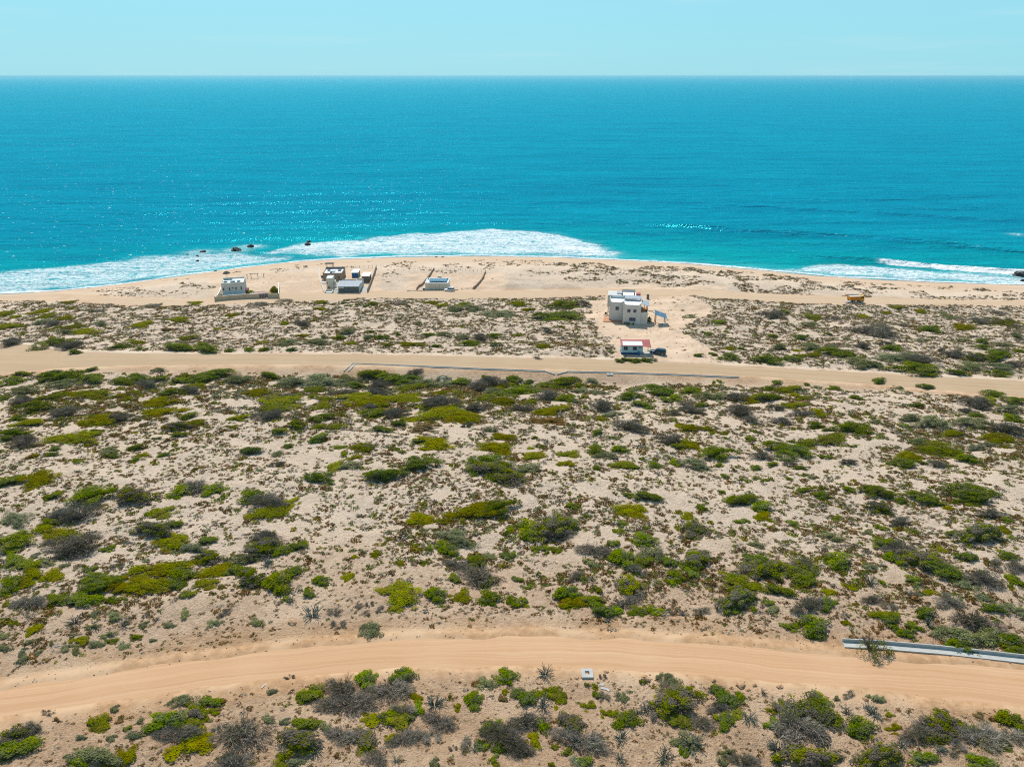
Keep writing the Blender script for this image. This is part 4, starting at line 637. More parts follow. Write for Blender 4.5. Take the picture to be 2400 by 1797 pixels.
def tuft_points():
    N = 900000
    y = np.sqrt(rng.uniform(42 ** 2, 385 ** 2, N)); x = rng.uniform(-1, 1, N) * (y * .80 + 22)
    s = Ysh(x) - y; a, wa, _ = road_d(NEAR, x, y); b, wb_, _ = road_d(MID, x, y); c, wc, _ = road_d(FAR, x, y)
    n1 = fbm(x / 11, y / 9, 131, 3); n2 = fbm(x / 3.2, y / 3.0, 137, 2); n3 = fbm(x / 34, y / 26, 139, 2)
    d = np.zeros(N)
    d = np.where(a < 0, 1.2 + 2.0 * sstep(.42, .56, n2), d)
    d = np.where((a > 0) & (b < 0), sstep(1.5, 9, a) * (2.3 + 1.5 * sstep(.34, .60, n1)) * sstep(.25, .50, n2) * (1 - .25 * sstep(115, 140, y)) * (.55 + .8 * sstep(.35, .6, n3)), d)
    d = np.where((b > 0) & (c < 0), (1.4 + 1.2 * sstep(.34, .58, n1)) * sstep(.27, .50, n2), d)
    d = np.where((b < 0) & (b > -14), d * sstep(-9, -14, b) , d)
    back = (c > 0) & (s > 20)
    patch = sstep(np.where(x > 25, .44, .49), np.where(x > 25, .56, .63), n1) * sstep(16, 26, s) * (1 - sstep(60, 75, s)) * np.where(x > 25, 1.6, .6)
    d = np.where(back, patch * (.25 + 1.0 * sstep(.4, .6, n2)), d)
    d = np.where(s < 17, 0, d)
    for q, w in ((a, wa), (b, wb_), (c, wc)): d = d * sstep(w + .7, w + 2.5, np.abs(q))
    d = np.where(in_clear(x, y), d * .03, d)
    # density 1 = one per square metre
    area = (385 ** 2 - 42 ** 2) * .80 + 44 * (385 - 42); full = N / area
    # sampling density grows towards the camera for equal counts per metre: accept by local density
    loc = N * (2 * y / (385 ** 2 - 42 ** 2)) / (2 * (y * .80 + 22))
    keep = rng.random(N) < d * 1.05 / loc
    return x[keep], y[keep], a[keep], b[keep], c[keep], s[keep]
tx, ty_, ta, tb, tc_, ts = tuft_points()
tz = H(tx, ty_); n = len(tx)
far_ = sstep(80, 230, ty_); near_ = ta < 0
sz = rng.uniform(.12, .34, n) * (1 + .45 * far_) * (1 + 1.4 * (rng.random(n) ** 6)); sz = np.where(near_, sz * .75, sz); sz = np.where(tc_ > 0, sz * 1.15, sz)
kk = rng.random(n); nb = fbm(tx / 18, ty_ / 15, 151, 2)
pick = np.where(kk < .48 + .6 * (nb - .5), 0, np.where(kk < .68, 1, np.where(kk < .80, 2, np.where(kk < .88, 3, 4))))
pick = np.where((tc_ > 0) & (pick == 3), 1, pick); pick = np.where((tb > 0) & (pick >= 3) & (rng.random(n) < .6), 1, pick); sz = np.where(tb > 0, sz * .86, sz)
up_ = sstep(115, 140, ty_) * (tb < 0); sz = sz * (1 + .12 * up_)
verge = (ta > -40) & (ta < 14); sz = np.where(verge, sz * .72, sz); pick = np.where(verge & (pick >= 2) & (rng.random(n) < .6), rng.integers(0, 2, n), pick)
idx = pick * 3 + rng.integers(0, 3, n)
TUFTS = []
for kd, nn, lf, hg in (('b', 40, .23, .45), ('d', 36, .20, .5), ('s', 40, .23, .45), ('g', 44, .24, .55), ('o', 44, .25, .42)):
    for v in range(3): TUFTS.append(tuft_mesh('tuft', 700 + v + ord(kd), kd, nn, lf, hg))
scatter('low_scrub', np.stack([tx, ty_, tz - .02], 1), np.stack([0 * tx, 0 * tx, rng.uniform(0, 6.28, n)], 1),
        np.stack([sz * rng.uniform(.8, 1.6, n), sz * rng.uniform(.8, 1.4, n), sz * rng.uniform(.7, 1.2, n)], 1), idx, TUFTS)
print('tufts', n, 'shrubs', len(recs), {k: sum(1 for r in recs if r['k'] == k) for k in 'gosmdbc'})
# loose stones and clods on the verges
N = 16000; y = rng.uniform(42, 120, N); x = rng.uniform(-1, 1, N) * (y * .78 + 10); a, wa, _ = road_d(NEAR, x, y)
keep = (rng.random(N) < np.where(np.abs(np.abs(a) - wa - .8) < 1.2, .75, np.where(a < 0, .55, .16))) & (np.abs(a) > wa - .3)
x, y = x[keep], y[keep]; n = len(x)
def stone_mesh(seed, m):
    bm = bmesh.new(); bmesh.ops.create_icosphere(bm, subdivisions=1, radius=1.0); q = random.Random(seed)
    for v in bm.verts: v.co *= q.uniform(.6, 1.15); v.co.z *= .6
    me = bpy.data.meshes.new('stone'); bm.to_mesh(me); bm.free(); me.materials.append(m); return me
M_CLOD = mat('clod', (0.46, 0.31, 0.19), .95, .08, .3, 3); M_CLOD2 = mat('dark clod', (0.22, 0.15, 0.11), .95, .08, .3, 3)
sz = .035 + .09 * rng.random(n) ** 3
scatter('loose_stones', np.stack([x, y, H(x, y) + sz * .2], 1), np.stack([0 * x, 0 * x, rng.uniform(0, 6.28, n)], 1), np.stack([sz * rng.uniform(.8, 1.5, n), sz, sz], 1), (rng.random(n) * 6).astype(int), [stone_mesh(i, M_CLOD if i < 4 else M_CLOD2) for i in range(6)])
# ---------------------------------------------------------------- buildings: helpers
M = {'plaster': mat('grey plaster', (.62, .59, .525), .9, .15, .12, .8), 'cream': mat('cream plaster', (.66, .62, .49), .9, .15, .12, .7), 'white': mat('white paint', (.80, .80, .77), .8, .2, .06, 1.2),
     'whiteroof': mat('white sealed roof', (.82, .82, .80), .8, .2, .10, .9), 'terracotta': mat('terracotta tile', (.52, .25, .13), .85, .2, .2, 2), 'wood': mat('orange wood', (.42, .16, .04), .7, .2, .2, 3),
     'redwood': mat('red brown posts', (.16, .05, .035), .8, .2, .2, 3), 'bluef': mat('blue window trim', (.20, .27, .38), .7, .2), 'pane': mat('dark glass', (.015, .018, .022), .12, .5), 'pale': mat('pale shutter', (.62, .64, .64), .6, .3),
     'corr': mat('grey corrugated sheet', (.36, .40, .43), .45, .4, .12, 1.5), 'dark': mat('dark sheet', (.11, .135, .135), .6, .3, .15, 2), 'solar': mat('solar cells', (.035, .13, .22), .22, .6, .1, 3), 'alu': mat('aluminium rail', (.62, .64, .65), .35, .5),
     'aqua': mat('aqua wall paint', (.42, .58, .56), .85, .2, .08, 1), 'navy': mat('navy wall band', (.02, .055, .17), .8, .2), 'red': mat('red roof sheet', (.44, .12, .10), .6, .3, .18, 1.5), 'conc': mat('pale concrete', (.47, .455, .41), .9, .15, .14, 1.4),
     'brick': mat('brown block wall', (.34, .25, .18), .95, .1, .25, 1.2), 'gate': mat('grey gate sheet', (.12, .105, .11), .6, .3, .1, 2), 'blue': mat('blue tarp paint', (.02, .13, .32), .6, .3, .12, 2), 'thatch': mat('palm thatch', (.13, .115, .09), .95, .05, .35, 6),
     'timber': mat('grey timber', (.16, .135, .11), .9, .1, .3, 4), 'rock': mat('wet black rock', (.022, .021, .022), .55, .35, .4, 1.5, .8), 'tan': mat('tan wall', (.54, .43, .29), .9, .1, .15, 1), 'pool': mat('pale terrace', (.60, .68, .68), .7, .3),
     'yellow': mat('truck yellow', (.70, .34, .008), .5, .4, .1, 2), 'orange': mat('truck orange', (.66, .25, .012), .55, .35, .18, 1.5), 'tyre': mat('tyre rubber', (.016, .016, .016), .85, .2), 'rim': mat('wheel rim', (.55, .56, .57), .35, .5),
     'carwhite': mat('white car paint', (.78, .79, .80), .25, .5), 'cardark': mat('dark blue car paint', (.012, .035, .055), .2, .6), 'lamp': mat('red lamp', (.45, .01, .01), .3, .5), 'clear': mat('clear lamp', (.7, .7, .68), .2, .5), 'chassis': mat('chassis', (.03, .035, .04), .7, .3, .2, 3),
     'sandload': mat('sand load', (.62, .55, .45), .95, .1, .15, 2), 'pipe': mat('pale pipe', (.66, .68, .66), .7, .3), 'palm': FM['g']}
BOXF = [(0, 3, 2, 1), (4, 5, 6, 7), (0, 1, 5, 4), (1, 2, 6, 5), (2, 3, 7, 6), (3, 0, 4, 7)]
def boxes(name, L, m, parent=None, **kw):
    """One mesh from boxes (x0, x1, y0, y1, z0, z1) in the parent's own axes."""
    V, F = [], []
    for (x0, x1, y0, y1, z0, z1) in L:
        o = len(V); V += [(x0, y0, z0), (x1, y0, z0), (x1, y1, z0), (x0, y1, z0), (x0, y0, z1), (x1, y0, z1), (x1, y1, z1), (x0, y1, z1)]; F += [tuple(o + i for i in f) for f in BOXF]
    return link(name, mesh_np(name, V, F, M[m] if isinstance(m, str) else m), parent, **kw)
def quadbox(name, top, th, m, parent=None, **kw):
    """A slab under four top corners, th thick."""
    V = [(x, y, z - th) for x, y, z in top] + list(top)
    return link(name, mesh_np(name, V, BOXF, M[m]), parent, **kw)
def extrude(name, prof, y0, y1, m, parent=None, axis='y', **kw):
    """A profile of (x, z) points pushed from y0 to y1 (axis y), or of (y, z) points from x0 to x1 (axis x)."""
    bm = bmesh.new(); a = []
    for yy in (y0, y1): a.append([bm.verts.new((p[0], yy, p[1]) if axis == 'y' else (yy, p[0], p[1])) for p in prof])
    bm.faces.new(a[0]); bm.faces.new(a[1][::-1]); n = len(prof)
    for i in range(n): bm.faces.new((a[0][i], a[1][i], a[1][(i + 1) % n], a[0][(i + 1) % n]))
    bmesh.ops.recalc_face_normals(bm, faces=bm.faces); me = bpy.data.meshes.new(name); bm.to_mesh(me); bm.free(); me.materials.append(M[m]); return link(name, me, parent, **kw)
def tubes(name, paths, m, parent=None, sides=6, **kw):
    V, F = tube_net(paths, sides); return link(name, mesh_np(name, V, F, M[m] if isinstance(m, str) else m, True), parent, **kw)
def window(root, x, y, z, w, h, panes=2, frame='bluef', inner='pane'):
    """A window on a wall that faces -y at plane y: trim, then panes set inside it."""
    t = .10; f = boxes('window', [(x - w / 2, x + w / 2, y - .05, y + .01, z - h / 2, z - h / 2 + t), (x - w / 2, x + w / 2, y - .05, y + .01, z + h / 2 - t, z + h / 2)] + [(q, q + t, y - .05, y + .01, z - h / 2 + t, z + h / 2 - t) for q in np.linspace(x - w / 2, x + w / 2 - t, panes + 1)], frame, root)
    q = np.linspace(x - w / 2, x + w / 2 - t, panes + 1)
    for i in range(panes): boxes('pane', [(q[i] + t, q[i + 1], y - .025, y - .005, z - h / 2 + t, z + h / 2 - t)], inner, f)
    return f
def parapet(root, x0, x1, y0, y1, z, h=.5, t=.2, m='plaster'):
    boxes('parapet', [(x0, x1, y0, y0 + t, z, z + h), (x0, x1, y1 - t, y1, z, z + h), (x0, x0 + t, y0 + t, y1 - t, z, z + h), (x1 - t, x1, y0 + t, y1 - t, z, z + h)], m, root)
def solar_panel(root, c, w, d, tilt, name='solar_panel', cols=1):
    """A panel of cells facing seaward, a frame and cell strips of its own."""
    th = math.tan(tilt) * d
    p = quadbox(name, [(c[0] - w / 2, c[1] - d / 2, c[2] + th), (c[0] + w / 2, c[1] - d / 2, c[2] + th), (c[0] + w / 2, c[1] + d / 2, c[2]), (c[0] - w / 2, c[1] + d / 2, c[2])], .05, 'solar', root)
    bars = []
    for i in range(cols + 1):
        xx = c[0] - w / 2 + w * i / cols; bars.append(([(xx, c[1] - d / 2, c[2] + th + .01), (xx, c[1], c[2] + th / 2 + .01), (xx, c[1] + d / 2, c[2] + .01)], .035, .035))
    tubes('frame', bars, 'alu', p, 4)
    return p
def at_local(origin, rz, x, y):
    return Vector((origin.x + x * math.cos(rz) - y * math.sin(rz), origin.y + x * math.sin(rz) + y * math.cos(rz), origin.z))
def scallop(name, root, x0, x1, y0, y1, z, hi, lo, m):
    n = 24; pr = [(x0, z)]
    for i in range(n + 1):
        u = i / n; e = min(u, 1 - u) * (x1 - x0)
        h = hi if e < .35 else (lo + (hi - lo) * (1 - math.sqrt(max(0, 1 - (1 - (e - .35) / .75) ** 2))) if e < 1.1 else lo)
        pr.append((x0 + (x1 - x0) * u, z + h))
    pr.append((x1, z)); extrude(name, pr, y0, y1, m, root)

# ---------------------------------------------------------------- the large house on the dune
rz = R(-9); q0 = P(1426.5, 750.7); org = at_local(q0, rz, 0, -3); org.z = q0.z - .05
hs = empty('dune_house', org, rz, 'large two storey grey house with scalloped parapets and roof pergolas on the dune', 'house')
boxes('left_block', [(0, 5, 3, 13, 0, 6.7)], 'plaster', hs); boxes('right_block', [(5.0, 11.2, 0, 9, -.3, 6.9)], 'plaster', hs)
boxes('rear_block', [(1.0, 11.0, 9.02, 15.5, 0, 7.2)], 'plaster', hs); boxes('overhanging_room', [(-.9, 4.0, 9.04, 15, 3.4, 7.8)], 'plaster', hs)
boxes('column', [(-.7, -.4, 9.3, 9.6, 0, 3.4)], 'plaster', hs); boxes('column', [(-.7, -.4, 14, 14.3, 0, 3.4)], 'plaster', hs)
scallop('parapet', hs, 0, 5, 3, 3.2, 6.7, .85, .3, 'plaster'); scallop('parapet', hs, 5.0, 11.2, 0, .2, 6.9, .95, .25, 'plaster')
boxes('parapet', [(11.0, 11.2, .2, 9, 6.9, 7.4), (0, .2, 3.2, 9, 6.7, 7.4), (5.0, 5.2, .2, 9, 6.9, 7.3)], 'plaster', hs)
boxes('roof_deck', [(.2, 5.0, 3.2, 9, 6.7, 6.78)], 'whiteroof', hs); boxes('roof_deck', [(5.2, 11.0, .2, 9, 6.9, 6.98)], 'whiteroof', hs)
boxes('roof_deck', [(1.0, 11.0, 9.02, 15.5, 7.2, 7.32)], 'whiteroof', hs); boxes('roof_wall', [(1.0, 11.0, 9.03, 9.2, 7.32, 7.9)], 'white', hs); boxes('roof_hatch', [(2.3, 4.2, 11, 13.5, 7.32, 8.1)], 'corr', hs); boxes('roof_hatch', [(9.4, 11, 11.5, 13.5, 7.32, 8.0)], 'red', hs)
pg = quadbox('pergola_roof', [(5.3, 5.4, 7.85), (11.4, 5.4, 7.85), (11.4, 8.2, 8.25), (5.3, 8.2, 8.25)], .08, 'corr', hs)
boxes('rib', [(5.3 + .31 * i, 5.36 + .31 * i, 5.45, 8.15, 7.92, 8.0) for i in range(20)], 'corr', pg)
for xx in (5.5, 10.9):
    for yy in (5.6, 8.0): boxes('post', [(xx, xx + .25, yy, yy + .25, 6.98, 7.9)], 'redwood', hs)
pg = quadbox('pergola_roof', [(4.2, 9.25, 9.25), (9.0, 9.25, 9.25), (9.0, 11.6, 9.5), (4.2, 11.6, 9.5)], .12, 'dark', hs)
for xx in (4.3, 8.6):
    for yy in (9.3, 11.2): boxes('post', [(xx, xx + .28, yy, yy + .28, 7.3, 9.2)], 'redwood', hs)
window(hs, 2.8, 3, 4.75, 1.2, 1.35); window(hs, 7.0, 0, 4.95, 1.15, 1.2); window(hs, 9.1, 0, 4.95, 1.1, 1.2); window(hs, 8.4, 0, 1.85, 2.3, 1.35, 4)
dr = boxes('door', [(4.93, 5.0, .9, 2.1, .3, 2.45)], 'wood', hs); boxes('door_frame', [(4.95, 5.0, .75, .9, .3, 2.6), (4.95, 5.0, 2.1, 2.25, .3, 2.6), (4.95, 5.0, .9, 2.1, 2.45, 2.6)], 'bluef', dr)
boxes('patio', [(-1.9, 5.0, .9, 3.0, -.2, .3), (-1.9, 0, 3.0, 6.2, -.2, .3)], 'terracotta', hs); boxes('step', [(3.4, 5.6, -1.0, -.02, -.2, .16)], 'terracotta', hs)
boxes('terrace_wing', [(11.2, 13.7, .3, 8, -.3, 4.0)], 'plaster', hs)
boxes('terrace_wall', [(11.2, 13.7, .3, .5, 4.0, 4.5), (13.5, 13.7, .5, 8, 4.0, 4.7)], 'plaster', hs); boxes('terrace_floor', [(11.2, 13.5, .5, 8, 4.0, 4.06)], 'terracotta', hs)
quadbox('terrace_roof', [(11.4, 2.6, 6.9), (14.2, 2.6, 6.25), (14.2, 7.8, 6.4), (11.4, 7.8, 7.05)], .07, 'corr', hs)
for yy in (3.0, 7.2): boxes('post', [(13.3, 13.5, yy, yy + .2, 4.06, 6.35)], 'wood', hs)
for yy in (3.2, 5.2):
    tubes('arch', [([(12.4, yy + .9 * math.cos(t), 4.9 + .9 * math.sin(t)) for t in np.linspace(0, math.pi, 9)], .09, .09)], 'redwood', hs)
boxes('wall_bench', [(9.0, 10.3, -.55, -.05, -.25, .25)], 'pale', hs); boxes('side_door', [(13.68, 13.74, 2.0, 3.4, 0, 2.2)], 'blue', hs)
for i, (xx, kd) in enumerate(((6.0, 'd'), (7.2, 'g'), (9.0, 's'), (14.6, 'g'))):
    p = at_local(org, rz, xx, -.7 if i < 3 else 4); p.z = hz(p.x, p.y)
    o = link('potted_bush', LIB[(kd, 'small')][i % 3][0], None, p, None, ('dry bush under the house\'s narrow front window', 'green bush under the house\'s wide front window', 'sage bush by the bench of the dune house', 'dark green bush beside the dune house\'s terrace wing')[i], 'bush'); o.scale = (.55, .5, .9) if i < 3 else (.8, 1.4, 1.9)
# panel roof beside it
q1 = P(1548, 762); sp = empty('solar_carport', (q1.x, q1.y, q1.z), R(-6), 'blue solar panel carport on posts beside the dune house', 'solar carport')
for i in range(2): 
    x0, x1 = -2.1 + 2.13 * i, -.03 + 2.13 * i; zl = lambda x: 3.35 - .33 * x
    p_ = quadbox('panel', [(x0, -.3, zl(x0) - .1), (x1, -.3, zl(x1) - .1), (x1, 4.6, zl(x1) + .15), (x0, 4.6, zl(x0) + .15)], .06, 'solar', sp)
    tubes('cell_line', [([(x0, yy, zl(x0) - .05 + .05 * yy), ((x0 + x1) / 2, yy, zl((x0 + x1) / 2) - .05 + .05 * yy), (x1, yy, zl(x1) - .05 + .05 * yy)], .022, .022) for yy in np.linspace(-.2, 4.5, 8)], 'alu', p_, 3)
boxes('post', [(1.5, 1.75, .1, .35, -.4, 2.75)], 'white', sp); boxes('post', [(-1.9, -1.65, 3.8, 4.05, -.4, 3.9)], 'wood', sp); boxes('post', [(1.5, 1.75, 3.8, 4.05, -.4, 2.9)], 'wood', sp); boxes('post', [(-1.9, -1.65, .3, .55, -.4, 3.8)], 'wood', sp)
q1 = P(1518, 700.5); o = empty('storage_cabinet', q1, R(-5), 'dark upright storage cabinet on sand behind the dune house', 'cabinet'); boxes('body', [(-.5, .5, -.4, .4, -.1, 1.9)], 'dark', o); boxes('lid', [(-.56, .56, -.46, .46, 1.9, 2.0)], 'chassis', o); boxes('door', [(-.42, .42, -.43, -.402, .1, 1.8)], 'gate', o)
q1 = P(1420.5, 739.5); o = empty('garden_chair', q1, R(20), 'white garden chair on sand beside the dune house\'s tiled patio', 'chair')
boxes('seat', [(-.4, .4, -.4, .3, .4, .48)], 'white', o); boxes('backrest', [(-.4, .4, .3, .38, .42, 1.2)], 'redwood', o)
for sx in (-.38, .3):
    for sy in (-.38, .26): boxes('leg', [(sx, sx + .07, sy, sy + .07, -.05, .4)], 'redwood', o)

# ---------------------------------------------------------------- the small cabin with the red roof
q0 = P(1456, 830); cb = empty('roadside_cabin', q0, R(-2), 'small pale aqua cabin with red roof and porch by the middle road', 'cabin')
boxes('wall', [(0, 6.2, 0, 2.9, .55, 2.75)], 'aqua', cb); boxes('wall_base', [(-.02, 6.22, -.02, 2.92, -.5, .55)], 'navy', cb)
quadbox('roof', [(-.25, -.3, 2.72), (6.2, -.3, 2.72), (6.2, 3.2, 3.5), (-.25, 3.2, 3.5)], .10, 'red', cb); quadbox('roof_panel', [(.35, -.1, 2.83), (6.05, -.1, 2.83), (6.05, 2.1, 3.31), (.35, 2.1, 3.31)], .05, 'white', cb)
pr = quadbox('porch_roof', [(6.22, -.2, 2.6), (8.5, -.5, 2.45), (8.4, 3.4, 3.5), (6.22, 3.2, 3.45)], .08, 'red', cb)
tubes('rib', [([(6.4 + .3 * i, -.3, 2.66 - .02 * i), (6.4 + .3 * i, 1.4, 3.06 - .01 * i), (6.4 + .3 * i, 3.2, 3.5)], .03, .03) for i in range(7)], 'red', pr, 3)
for px_, py_ in ((8.2, -.2), (8.1, 3.0)): boxes('post', [(px_, px_ + .14, py_, py_ + .14, -.4, 2.5 + .27 * py_)], 'aqua', cb)
boxes('porch_floor', [(6.22, 8.5, -.3, 3.1, -.4, .05)], 'conc', cb)
window(cb, 1.2, 0, 1.85, 1.2, 1.15); window(cb, 3.85, 0, 1.85, 1.2, 1.15); boxes('air_vent', [(5.0, 5.75, -.18, 0, 1.95, 2.5)], 'bluef', cb)
q1 = at_local(q0, R(-2), 4.95, -.6); q1.z = hz(q1.x, q1.y); o = empty('water_barrel', q1, 0, 'blue water barrel with dark cap against the cabin wall', 'barrel')
tubes('body', [([(0, 0, -.05), (0, 0, .45), (0, 0, .95)], .36, .34)], 'blue', o, 12); tubes('cap', [([(0, 0, .95), (0, 0, 1.0), (0, 0, 1.1)], .28, .2)], 'dark', o, 10)
q1 = at_local(q0, R(-2), 5.7, -.55); q1.z = hz(q1.x, q1.y); o = empty('leaning_wheel', q1, 0, 'pale round wheel leaning against the cabin by the blue barrel', 'wheel')
tubes('tyre', [([(.0 + .3 * math.cos(t), -.02, .34 + .3 * math.sin(t)) for t in np.linspace(0, 6.283, 17)], .07, .07)], 'pipe', o, 6); tubes('disc', [([(0, -.06, .34), (0, 0, .34), (0, .06, .34)], .24, .24)], 'white', o, 14)

# ---------------------------------------------------------------- vehicles
def wheel(root, x, y, r, w):
    t = tubes('wheel', [([(x, y - w / 2, r), (x, y, r), (x, y + w / 2, r)], r, r)], 'tyre', root, 14); s = -1 if y < 0 else 1
    n = 12; V = [(x, y + s * (w / 2 + .012), r)] + [(x + .62 * r * math.cos(6.283 * i / n), y + s * (w / 2 + .01), r + .62 * r * math.sin(6.283 * i / n)) for i in range(n)]
    link('rim', mesh_np('rim', V, [(0, 1 + i, 1 + (i + 1) % n) for i in range(n)] if s > 0 else [(0, 1 + (i + 1) % n, 1 + i) for i in range(n)], M['rim']), t)
    V = [(x, y + s * w / 2, r)] + [(x + r * math.cos(6.283 * i / n), y + s * w / 2, r + r * math.sin(6.283 * i / n)) for i in range(n)]
    link('tyre_wall', mesh_np('tyre_wall', V, [(0, 1 + i, 1 + (i + 1) % n) for i in range(n)], M['tyre']), t)
def make_car(name, label, paint, loc, rz, L=4.5, Wd=1.8, Ht=1.65):
    """Estate-backed car, nose along +x."""
    c = empty(name, loc, rz, label, 'car'); h = L / 2; w = Wd / 2
    prof = [(-h, .45), (-h, .95), (-h + .12, 1.02), (h - 1.25, 1.0), (h - .25, .86), (h, .68), (h, .36), (h - .35, .27), (-h + .3, .27)]
    bd = extrude('body', prof, -w, w, paint, c); b = bd.modifiers.new('edge', 'BEVEL'); b.width = .07; b.segments = 2; b.limit_method = 'ANGLE'
    z0, z1 = 1.0, Ht; a0, a1, r0, r1 = -h + .08, h - 1.3, -h + .42, h - 2.15
    V = [(a0, -w + .06, z0), (a1, -w + .06, z0), (a1, w - .06, z0), (a0, w - .06, z0), (r0, -w + .26, z1 - .06), (r1, -w + .26, z1 - .06), (r1, w - .26, z1 - .06), (r0, w - .26, z1 - .06)]
    link('cabin_glass', mesh_np('cabin_glass', V, BOXF, M['pane']), c)
    rf = quadbox('roof', [(r0 - .04, -w + .23, z1), (r1 + .05, -w + .23, z1 - .01), (r1 + .05, w - .23, z1 - .01), (r0 - .04, w - .23, z1)], .075, paint, c)
    pil = []
    for s in (-1, 1):
        for (xa, xb) in ((a0, r0), (a1, r1), ((a0 + a1) / 2 - .3, (r0 + r1) / 2 - .2)): pil.append(([(xa, s * (w - .05), z0), ((xa + xb) / 2, s * (w - .15), (z0 + z1) / 2), (xb, s * (w - .25), z1 - .04)], .05, .045))
    tubes('pillar', pil, paint, c, 5)
    for xx in (-h + .82, h - .85):
        for s in (-1, 1): wheel(c, xx, s * (w - .09), .33, .22)
    for s in (-1, 1):
        boxes('headlight', [(h - .05, h + .015, s * (w - .38) - .2, s * (w - .38) + .2, .6, .74)], 'clear', c); boxes('tail_light', [(-h - .015, -h + .05, s * (w - .2) - .13, s * (w - .2) + .13, .68, .95)], 'lamp', c)
        boxes('mirror', [(a1 - .25, a1 - .1, s * (w + .09) - .08, s * (w + .09) + .08, .98, 1.12)], paint, c)
    boxes('bumper', [(h - .02, h + .06, -w + .1, w - .1, .32, .5)], 'chassis', c); boxes('bumper', [(-h - .06, -h + .02, -w + .1, w - .1, .36, .54)], 'chassis', c)
    return c
q1 = P(1542, 829); make_car('parked_car', 'dark blue estate car parked beside the cabin porch', 'cardark', q1, R(158))
q1 = P(1053.5, 682); make_car('parked_car', 'white car parked on the beach road by the panel-roofed block', 'carwhite', q1, R(176), 4.6, 1.85, 1.75)

q1 = P(2003, 708); tk = empty('dump_truck', q1, R(5), 'yellow dump truck with orange tipper standing on the beach road', 'truck')
boxes('chassis', [(-3.1, 3.0, -.55, .55, .65, 1.0)], 'chassis', tk)
V = [(-3.0, -1.25, 1.15), (1.75, -1.25, 1.15), (1.75, 1.25, 1.15), (-3.0, 1.25, 1.15), (-3.25, -1.4, 2.85), (1.9, -1.4, 2.85), (1.9, 1.4, 2.85), (-3.25, 1.4, 2.85)]
tip = link('tipper', mesh_np('tipper', V, BOXF, M['orange']), tk)
tubes('rib', [([(-2.7 + .72 * i, -1.27, 1.15), (-2.75 + .73 * i, -1.36, 2.0), (-2.85 + .75 * i, -1.43, 2.85)], .06, .06) for i in range(7)], 'orange', tip, 4)
boxes('load', [(-3.1, 1.75, -1.28, 1.28, 2.852, 2.87)], 'sandload', tip); boxes('tarp_roll', [(-3.2, 1.9, 1.1, 1.45, 2.88, 3.1)], 'dark', tip)
boxes('cab', [(2.0, 3.45, -1.15, 1.15, .8, 2.0)], 'yellow', tk); V = [(2.0, -1.15, 2.0), (3.4, -1.15, 2.0), (3.4, 1.15, 2.0), (2.0, 1.15, 2.0), (2.05, -1.05, 2.75), (3.0, -1.05, 2.75), (3.0, 1.05, 2.75), (2.05, 1.05, 2.75)]
link('cab_window', mesh_np('cab_window', V, BOXF, M['pane']), tk); boxes('cab_roof', [(2.0, 3.1, -1.12, 1.12, 2.75, 2.87)], 'yellow', tk)
boxes('bumper', [(3.45, 3.6, -1.15, 1.15, .5, .85)], 'yellow', tk); boxes('fuel_tank', [(.6, 1.6, -1.1, -.6, .55, 1.05)], 'chassis', tk)
for xx in (-2.3, -1.15, 2.6):
    for s in (-1, 1): wheel(tk, xx, s * 1.0, .5, .32)
q1 = P(1987.5, 710.5); o = empty('small_boat', q1, R(24), 'small white boat on a trailer beside the yellow dump truck', 'boat')
V, F = [], []
for i, (xx, w_, zb) in enumerate(((-1.6, .55, .45), (-.6, .62, .42), (.5, .55, .45), (1.2, .32, .55), (1.7, .03, .8))):
    V += [(xx, -w_, .95), (xx, -w_ * .6, zb), (xx, w_ * .6, zb), (xx, w_, .95), (xx, w_ * .8, .95), (xx, 0, zb + .15), (xx, -w_ * .8, .95)]
for i in range(4):
    for k in range(7): F.append((i * 7 + k, i * 7 + (k + 1) % 7, (i + 1) * 7 + (k + 1) % 7, (i + 1) * 7 + k))
link('hull', mesh_np('hull', V, F, M['white']), o); boxes('bench', [(-.4, -.1, -.5, .5, .78, .84)], 'timber', o); boxes('trailer', [(-1.5, 2.3, -.06, .06, .36, .43), (-.3, -.2, -.7, .7, .3, .37)], 'chassis', o); wheel(o, -.3, -.7, .28, .16); wheel(o, -.3, .7, .28, .16)

# ---------------------------------------------------------------- walled beach house
def wall_run(name, pts, hgt, th, m, label, cat='wall', cap=None, piers=0):
    """A free-standing wall along places on the ground: one panel per stretch, and piers at the ends."""
    p0 = pts[0]; o = empty(name, p0, 0, label, cat)
    for i in range(len(pts) - 1):
        a, b = pts[i] - p0, pts[i + 1] - p0; d = Vector((b.x - a.x, b.y - a.y, 0)); n = Vector((-d.y, d.x, 0)).normalized() * th / 2
        V = [a - n - Vector((0, 0, .5)), b - n - Vector((0, 0, .5)), b + n - Vector((0, 0, .5)), a + n - Vector((0, 0, .5)), a - n + Vector((0, 0, hgt)), b - n + Vector((0, 0, hgt)), b + n + Vector((0, 0, hgt)), a + n + Vector((0, 0, hgt))]
        link('panel', mesh_np('panel', [tuple(v) for v in V], BOXF, M[m]), o)
        if cap:
            n2 = n * 1.35; V = [a - n2 + Vector((0, 0, hgt + .003)), b - n2 + Vector((0, 0, hgt + .003)), b + n2 + Vector((0, 0, hgt + .003)), a + n2 + Vector((0, 0, hgt + .003))]; V += [v + Vector((0, 0, .08)) for v in V]
            link('coping', mesh_np('coping', [tuple(v) for v in V], BOXF, M[cap]), o)
    for i in range(len(pts) if piers else 0):
        a = pts[i] - p0; boxes('pier', [(a.x - piers, a.x + piers, a.y - piers, a.y + piers, a.z - .5, a.z + hgt + .15)], m, o)
    return o
